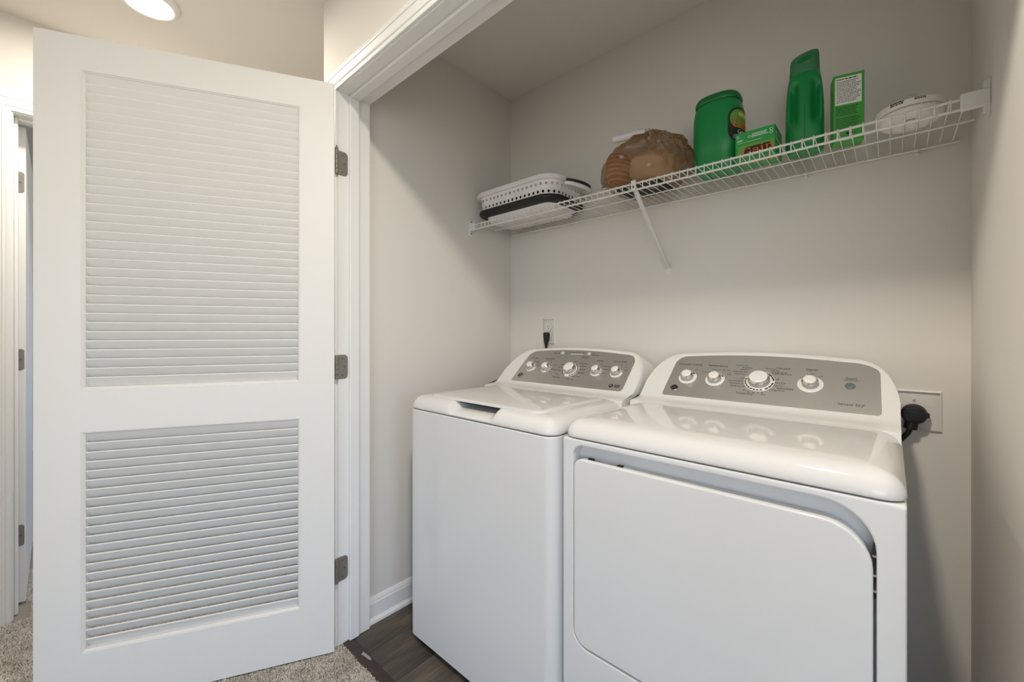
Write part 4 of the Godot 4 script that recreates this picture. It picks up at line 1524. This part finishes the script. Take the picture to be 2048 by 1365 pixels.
func bent_text(parent: Node, str_: String, u: float, v: float, h: float, m: Material, out: float, wrap: Callable) -> void:
	var tm := TextMesh.new()
	tm.text = str_
	tm.font = font_serif if str_ == "Gain" else font_sans
	tm.font_size = 48
	tm.pixel_size = h / 36.0
	tm.depth = 0.0006
	tm.curve_step = 3.0
	var arr := tm.get_mesh_arrays()
	var idx: PackedInt32Array = arr[Mesh.ARRAY_INDEX] if arr[Mesh.ARRAY_INDEX] != null else PackedInt32Array()
	var src: PackedVector3Array = arr[Mesh.ARRAY_VERTEX]
	var s := Sh.new()
	var n := idx.size() if idx.size() else src.size()
	for i in range(0, n, 3):
		var p := []
		for k in [0, 2, 1]:
			var w: Vector3 = src[idx[i + k] if idx.size() else i + k]
			p.append(wrap.call(u - w.x, v + w.y, out + w.z))
		s.tri(p[0], p[2], p[1])
	obj("lettering", s, m, parent, 20.0)

func super_at(q: Vector2, rx: float, rz: float) -> Vector2:
	# point of a rounded-box outline in direction q
	var k := pow(pow(absf(q.x) / rx, 2.6) + pow(absf(q.y) / rz, 2.6), -1.0 / 2.6)
	return q * k

func super_ring(rx: float, rz: float, y: float, n := 48) -> PackedVector3Array:
	var r := PackedVector3Array()
	for k in n:
		var q := super_at(Vector2(cos(TAU * k / n), sin(TAU * k / n)), rx, rz)
		r.append(Vector3(q.x, y, q.y))
	return r

func build_sheet_box() -> void:
	var t := thing("dryer_sheet_box", "small flat green cardboard box in front on the shelf", "box", Vector3(-0.304, DECK + 0.0008, -1.470))
	var s := Sh.new()
	s.box(Vector3(-0.053, 0, -0.050), Vector3(0.053, 0.082, 0.050), 0.0008)
	obj("carton", s, M.green_box, t)
	var f := 0.0502
	print_lines(t, -0.047, -0.030, 0.0590, 0.0018, f, M.print_white, 2, 0.0032)
	print_lines(t, -0.008, 0.036, 0.0700, 0.0020, f, M.print_white, 3, 0.0042)
	print_lines(t, -0.047, 0.020, 0.0500, 0.0010, f, M.print_white, 1, 0.0042)
	for q in [[-0.046, 0.0705, 0.0028], [-0.014, 0.0640, 0.0034], [0.043, 0.0700, 0.0036], [0.043, 0.0610, 0.0036]]:
		s = Sh.new()
		var ring := []
		for k in 16: ring.append(Vector3(q[0] + cos(TAU * k / 16.0) * q[2], q[1] + sin(TAU * k / 16.0) * q[2], 0.0502))
		s.tube(ring, 0.0006, 5, true)
		obj("printed_mark", s, M.print_white, t)
	s = Sh.new()
	s.prism(rrect(-0.045, 0.004, 0.050, 0.042, [0.004, 0.004, 0.004, 0.004], 3), 0.0499, 0.0503)
	obj("label_leaf_print", s, M.print_leaf, t)
	s = Sh.new()
	s.prism(rrect(-0.030, 0.008, 0.044, 0.034, [0.010, 0.010, 0.010, 0.010], 4), 0.0502, 0.0505)
	obj("label_panel", s, M.print_dark, t)
	text(t, "Gain", 0.008, 0.021, 0.022, M.print_orange, 0.0508, 1.3, true, 0.06)
	# the bottom of the box, seen from below, carries the same name
	var b := part("bottom_print", t, Vector3(0.0, -0.0002, 0.0), Basis(Vector3.RIGHT, Vector3(0, 0, 1), Vector3(0, -1, 0)))
	text(b, "Gain", 0.0, 0.010, 0.030, M.print_orange, 0.0, 1.3, true, 0.0)
	# side panel window print
	var sd := part("side_print", t, Vector3(0.0532, 0.041, 0.0), Basis(Vector3(0, 0, -1), Vector3.UP, Vector3.RIGHT))
	s = Sh.new()
	s.prism(rrect(-0.038, 0.002, 0.020, 0.026, [0.003, 0.003, 0.003, 0.003], 3), 0.0, 0.0003)
	obj("print_frame", s, M.print_white, sd)
	s = Sh.new()
	s.prism(rrect(-0.036, 0.004, 0.018, 0.024, [0.002, 0.002, 0.002, 0.002], 3), 0.0, 0.0005)
	obj("print_field", s, M.green_box, sd)

func build_bottle() -> void:
	var t := thing("detergent_bottle", "tall green plastic bottle with a moulded grip and slanted cap", "bottle", Vector3(-0.191, DECK + 0.0008, -1.505), deg_to_rad(8))
	var prof := [[0.0, 0.040, 0.030], [0.004, 0.0455, 0.0345], [0.012, 0.047, 0.036], [0.06, 0.0475, 0.0365], [0.10, 0.0475, 0.0365], [0.15, 0.0465, 0.036], [0.19, 0.044, 0.0345], [0.213, 0.041, 0.033], [0.228, 0.0385, 0.032], [0.232, 0.036, 0.031]]
	var ys := []
	for k in 61: ys.append(0.232 * k / 60.0)
	ys.insert(1, 0.0015); ys.insert(2, 0.003)
	var rings := []
	for y in ys:
		var rx := 0.0
		var rz := 0.0
		for i in prof.size() - 1:
			if y >= prof[i][0] and y <= prof[i + 1][0]:
				var k: float = (y - prof[i][0]) / (prof[i + 1][0] - prof[i][0])
				rx = lerpf(prof[i][1], prof[i + 1][1], k); rz = lerpf(prof[i][2], prof[i + 1][2], k)
		var r := PackedVector3Array()
		for k in 72:
			var q := super_at(Vector2(cos(TAU * k / 72.0), sin(TAU * k / 72.0)), rx, rz)
			var p := Vector3(q.x, y, q.y)
			if q.y > 0.0:
				# hollows either side of a central grip
				var v := smoothstep(0.070, 0.110, y) * (1.0 - smoothstep(0.185, 0.215, y))
				var h := exp(-pow((absf(q.x) - 0.0265) / 0.0095, 2.0))
				var ridge := exp(-pow(q.x / 0.012, 2.0))
				p.z -= 0.021 * h * v
				p.z -= 0.005 * ridge * (1.0 - smoothstep(0.03, 0.085, y)) * smoothstep(0.0, 0.02, y) * 0.4
			r.append(p)
		rings.append(r)
	var s := Sh.new()
	s.loft(rings)
	obj("bottle_body", s, M.green, t, 60.0)
	s = Sh.new()
	s.box(Vector3(-0.0009, 0.020, 0.0352), Vector3(0.0009, 0.135, 0.0372), 0.0004)
	obj("seam", s, M.green_lid, t)
	# cap with a sloping top
	s = Sh.new()
	rings = []
	for st in [[0.0, 1.0], [0.004, 1.02], [0.02, 1.0], [0.046, 0.97], [0.053, 0.93], [0.0555, 0.82], [0.0555, 0.5], [0.0545, 0.1]]:
		var r := PackedVector3Array()
		for k in 40:
			var q := super_at(Vector2(cos(TAU * k / 40.0), sin(TAU * k / 40.0)), 0.0365 * st[1], 0.0310 * st[1])
			var slope: float = (q.x * 0.22 + 0.003) * clampf((st[0] - 0.01) / 0.036, 0, 1)
			r.append(Vector3(q.x, 0.232 + st[0] + slope, q.y))
		rings.append(r)
	s.loft(rings)
	obj("cap", s, M.green_cap, t, 45.0)
	s = Sh.new()
	var o := PackedVector2Array()
	for k in 24: o.append(Vector2(cos(TAU * k / 24.0) * 0.018, 0.268 + sin(TAU * k / 24.0) * 0.0085 + cos(TAU * k / 24.0) * 0.004))
	s.prism(o, 0.026, 0.0312, 0.001)
	obj("cap_dent", s, M.green_lid, t)

func build_carton() -> void:
	var t := thing("detergent_carton", "tall slim green carton with a white printed panel", "carton", Vector3(-0.092, DECK + 0.0008, -1.502), deg_to_rad(14))
	var s := Sh.new()
	s.box(Vector3(-0.034, 0, -0.022), Vector3(0.034, 0.188, 0.022), 0.0008)
	obj("carton", s, M.green_carton, t)
	s = Sh.new()
	s.prism(rrect(-0.0300, 0.104, 0.0280, 0.180, [0.0005, 0.0005, 0.0005, 0.0005], 2), 0.0218, 0.0224)
	obj("white_panel", s, M.print_white, t)
	print_lines(t, -0.027, 0.022, 0.1745, 0.0028, 0.0224, M.ink)
	print_lines(t, -0.027, 0.027, 0.1680, 0.0017, 0.0224, M.ink, 14, 0.0044)
	print_lines(t, -0.029, 0.028, 0.0975, 0.0019, 0.0221, M.print_dark, 6, 0.0046)
	print_lines(t, -0.029, 0.028, 0.0660, 0.0019, 0.0221, M.print_dark, 7, 0.0046)
	s = Sh.new()
	s.prism(rrect(-0.028, 0.004, 0.010, 0.013, [0.0003, 0.0003, 0.0003, 0.0003], 1), 0.0218, 0.0224)
	var bc := obj("bar_code_panel", s, M.print_white, t)
	s = Sh.new()
	var x := -0.026
	while x < 0.008:
		var w := 0.0006 + 0.0008 * rng.randf()
		s.box(Vector3(x, 0.005, 0.0222), Vector3(x + w, 0.0122, 0.0226))
		x += w + 0.0006 + 0.0006 * rng.randf()
	obj("bars", s, M.ink, bc)
	print_lines(t, -0.006, 0.016, 0.0225, 0.0065, 0.0221, M.ink)

func build_detector() -> void:
	var t: Node3D = thing("smoke_detector", "round white smoke detector lying on the shelf by its end bracket", "smoke detector", Vector3(0.036, DECK + 0.0008, -1.478))
	var s := Sh.new()
	s.lathe([[0.030, 0.0], [0.050, 0.002], [0.059, 0.008], [0.0635, 0.016], [0.0645, 0.024], [0.0635, 0.026]], 56)
	obj("cover", s, M.detector, t)
	s = Sh.new()
	s.lathe([[0.060, 0.0275], [0.064, 0.0285], [0.0665, 0.030], [0.0675, 0.034], [0.0675, 0.043], [0.065, 0.0455], [0.058, 0.0465], [0.02, 0.047]], 56)
	obj("housing", s, M.detector, t)
	s = Sh.new()
	for k in 30:
		var a := TAU * k / 30.0
		s.box(Vector3(cos(a) * 0.0615 - 0.001, 0.0245, sin(a) * 0.0615 - 0.001), Vector3(cos(a) * 0.0615 + 0.001, 0.0295, sin(a) * 0.0615 + 0.001))
	obj("vent_posts", s, M.detector, t)
	s = Sh.new()
	s.box(Vector3(-0.034, 0.047, 0.010), Vector3(0.014, 0.0535, 0.048), 0.0008)
	s.box(Vector3(-0.032, 0.0535, 0.016), Vector3(-0.014, 0.061, 0.042), 0.001)
	s.box(Vector3(-0.006, 0.0535, 0.014), Vector3(0.012, 0.066, 0.034), 0.001)
	obj("mounting_clip", s, M.knob_grey, t)
	s = Sh.new()
	s.box(Vector3(-0.008, -0.0003, 0.020), Vector3(0.006, 0.004, 0.026), 0.0005)
	obj("sensor_slot", s, M.ink, t)
	s = Sh.new()
	var ring := []
	for k in 20: ring.append(Vector3(cos(TAU * k / 20.0) * 0.0075, -0.0001, 0.036 + sin(TAU * k / 20.0) * 0.0075))
	s.tube(ring, 0.0007, 5, true)
	obj("test_button", s, M.ink_grey, t)
	var sd := part("side_print", t, Vector3(0, 0.0385, 0))
	for k in [[-22.0, 0.026, 0.0028], [14.0, 0.020, 0.0020]]:
		var a := deg_to_rad(k[0])
		var sh := Sh.new()
		for row in 2:
			var x: float = -k[1] * 0.5
			while x < k[1] * 0.5:
				var w: float = k[2] * rng.randf_range(0.6, 1.6)
				sh.box(Vector3(x, -row * k[2] * 1.5, -0.0012), Vector3(x + w, -row * k[2] * 1.5 + k[2], 0.0002))
				x += w + k[2] * 0.5
		var o := obj("printed_lines", sh, M.ink, sd)
		o.transform = Transform3D(Basis(Vector3.UP, a), Vector3(sin(a) * 0.0676, 0.002, cos(a) * 0.0676))

# ---------------------------------------------------------------- carpet pile
func build_carpet() -> void:
	var s := Sh.new()
	# one tuft: a short leaning tapered yarn end
	var rings := []
	for st in [[0.0019, 0.0], [0.0023, 0.0035], [0.0018, 0.0065], [0.0005, 0.008]]:
		var r := PackedVector3Array()
		for k in 5: r.append(Vector3(cos(TAU * k / 5.0) * st[0] + st[1] * 0.25, st[1], sin(TAU * k / 5.0) * st[0]))
		rings.append(r)
	s.loft(rings)
	var tm := to_mesh(s, 80.0)
	var spots := []
	var f := FastNoiseLite.new(); f.seed = 77; f.frequency = 9.0
	var step := 0.0039
	for area in [[-2.40, -0.55, -0.714, 0.25], [-3.1, -2.40, -0.50, 0.30], [-2.60, -1.62, -0.86, -0.714]]:
		var x: float = area[0]
		while x < area[1]:
			var z: float = area[2]
			while z < area[3]:
				var p := Vector3(x + rng.randf_range(-0.0018, 0.0018), 0.0, z + rng.randf_range(-0.0018, 0.0018))
				var rel := p - Vector3(-1.48, 0, -0.674)
				var blocked := false
				if p.z > 0.07 and p.z < 0.175 and p.x > -2.74 and p.x < -2.58: blocked = true
				if p.z < -0.700 and p.x > -1.60 and p.x < -1.500: blocked = true
				if p.z < -0.684 and p.x > -1.58 and p.x < -1.503: blocked = true
				if not blocked: spots.append(p)
				z += step
			x += step
	var mm := MultiMesh.new()
	mm.transform_format = MultiMesh.TRANSFORM_3D
	mm.use_colors = true
	mm.mesh = tm
	mm.instance_count = spots.size()
	for i in spots.size():
		var b := Basis(Vector3.UP, rng.randf() * TAU) * Basis.from_scale(Vector3(1, rng.randf_range(0.7, 1.25), 1))
		b = Basis(Vector3(rng.randf_range(-1, 1), 0, rng.randf_range(-1, 1)).normalized(), rng.randf() * 0.5) * b
		mm.set_instance_transform(i, Transform3D(b, spots[i] - Vector3(0, 0.002, 0)))
		var q := rng.randf()
		var c := Color(0.56, 0.51, 0.445)
		if q < 0.16: c = Color(0.33, 0.30, 0.265)
		elif q < 0.5: c = Color(0.66, 0.62, 0.56)
		mm.set_instance_color(i, c * (1.0 + 0.25 * f.get_noise_2d(spots[i].x, spots[i].z)))
	var o := MultiMeshInstance3D.new()
	o.name = "carpet_pile"
	o.multimesh = mm
	o.material_override = M.tuft
	o.set_meta("kind", "stuff")
	o.set_meta("label", "flecked beige carpet pile on the hall floor")
	o.set_meta("category", "carpet")
	add_child(o)
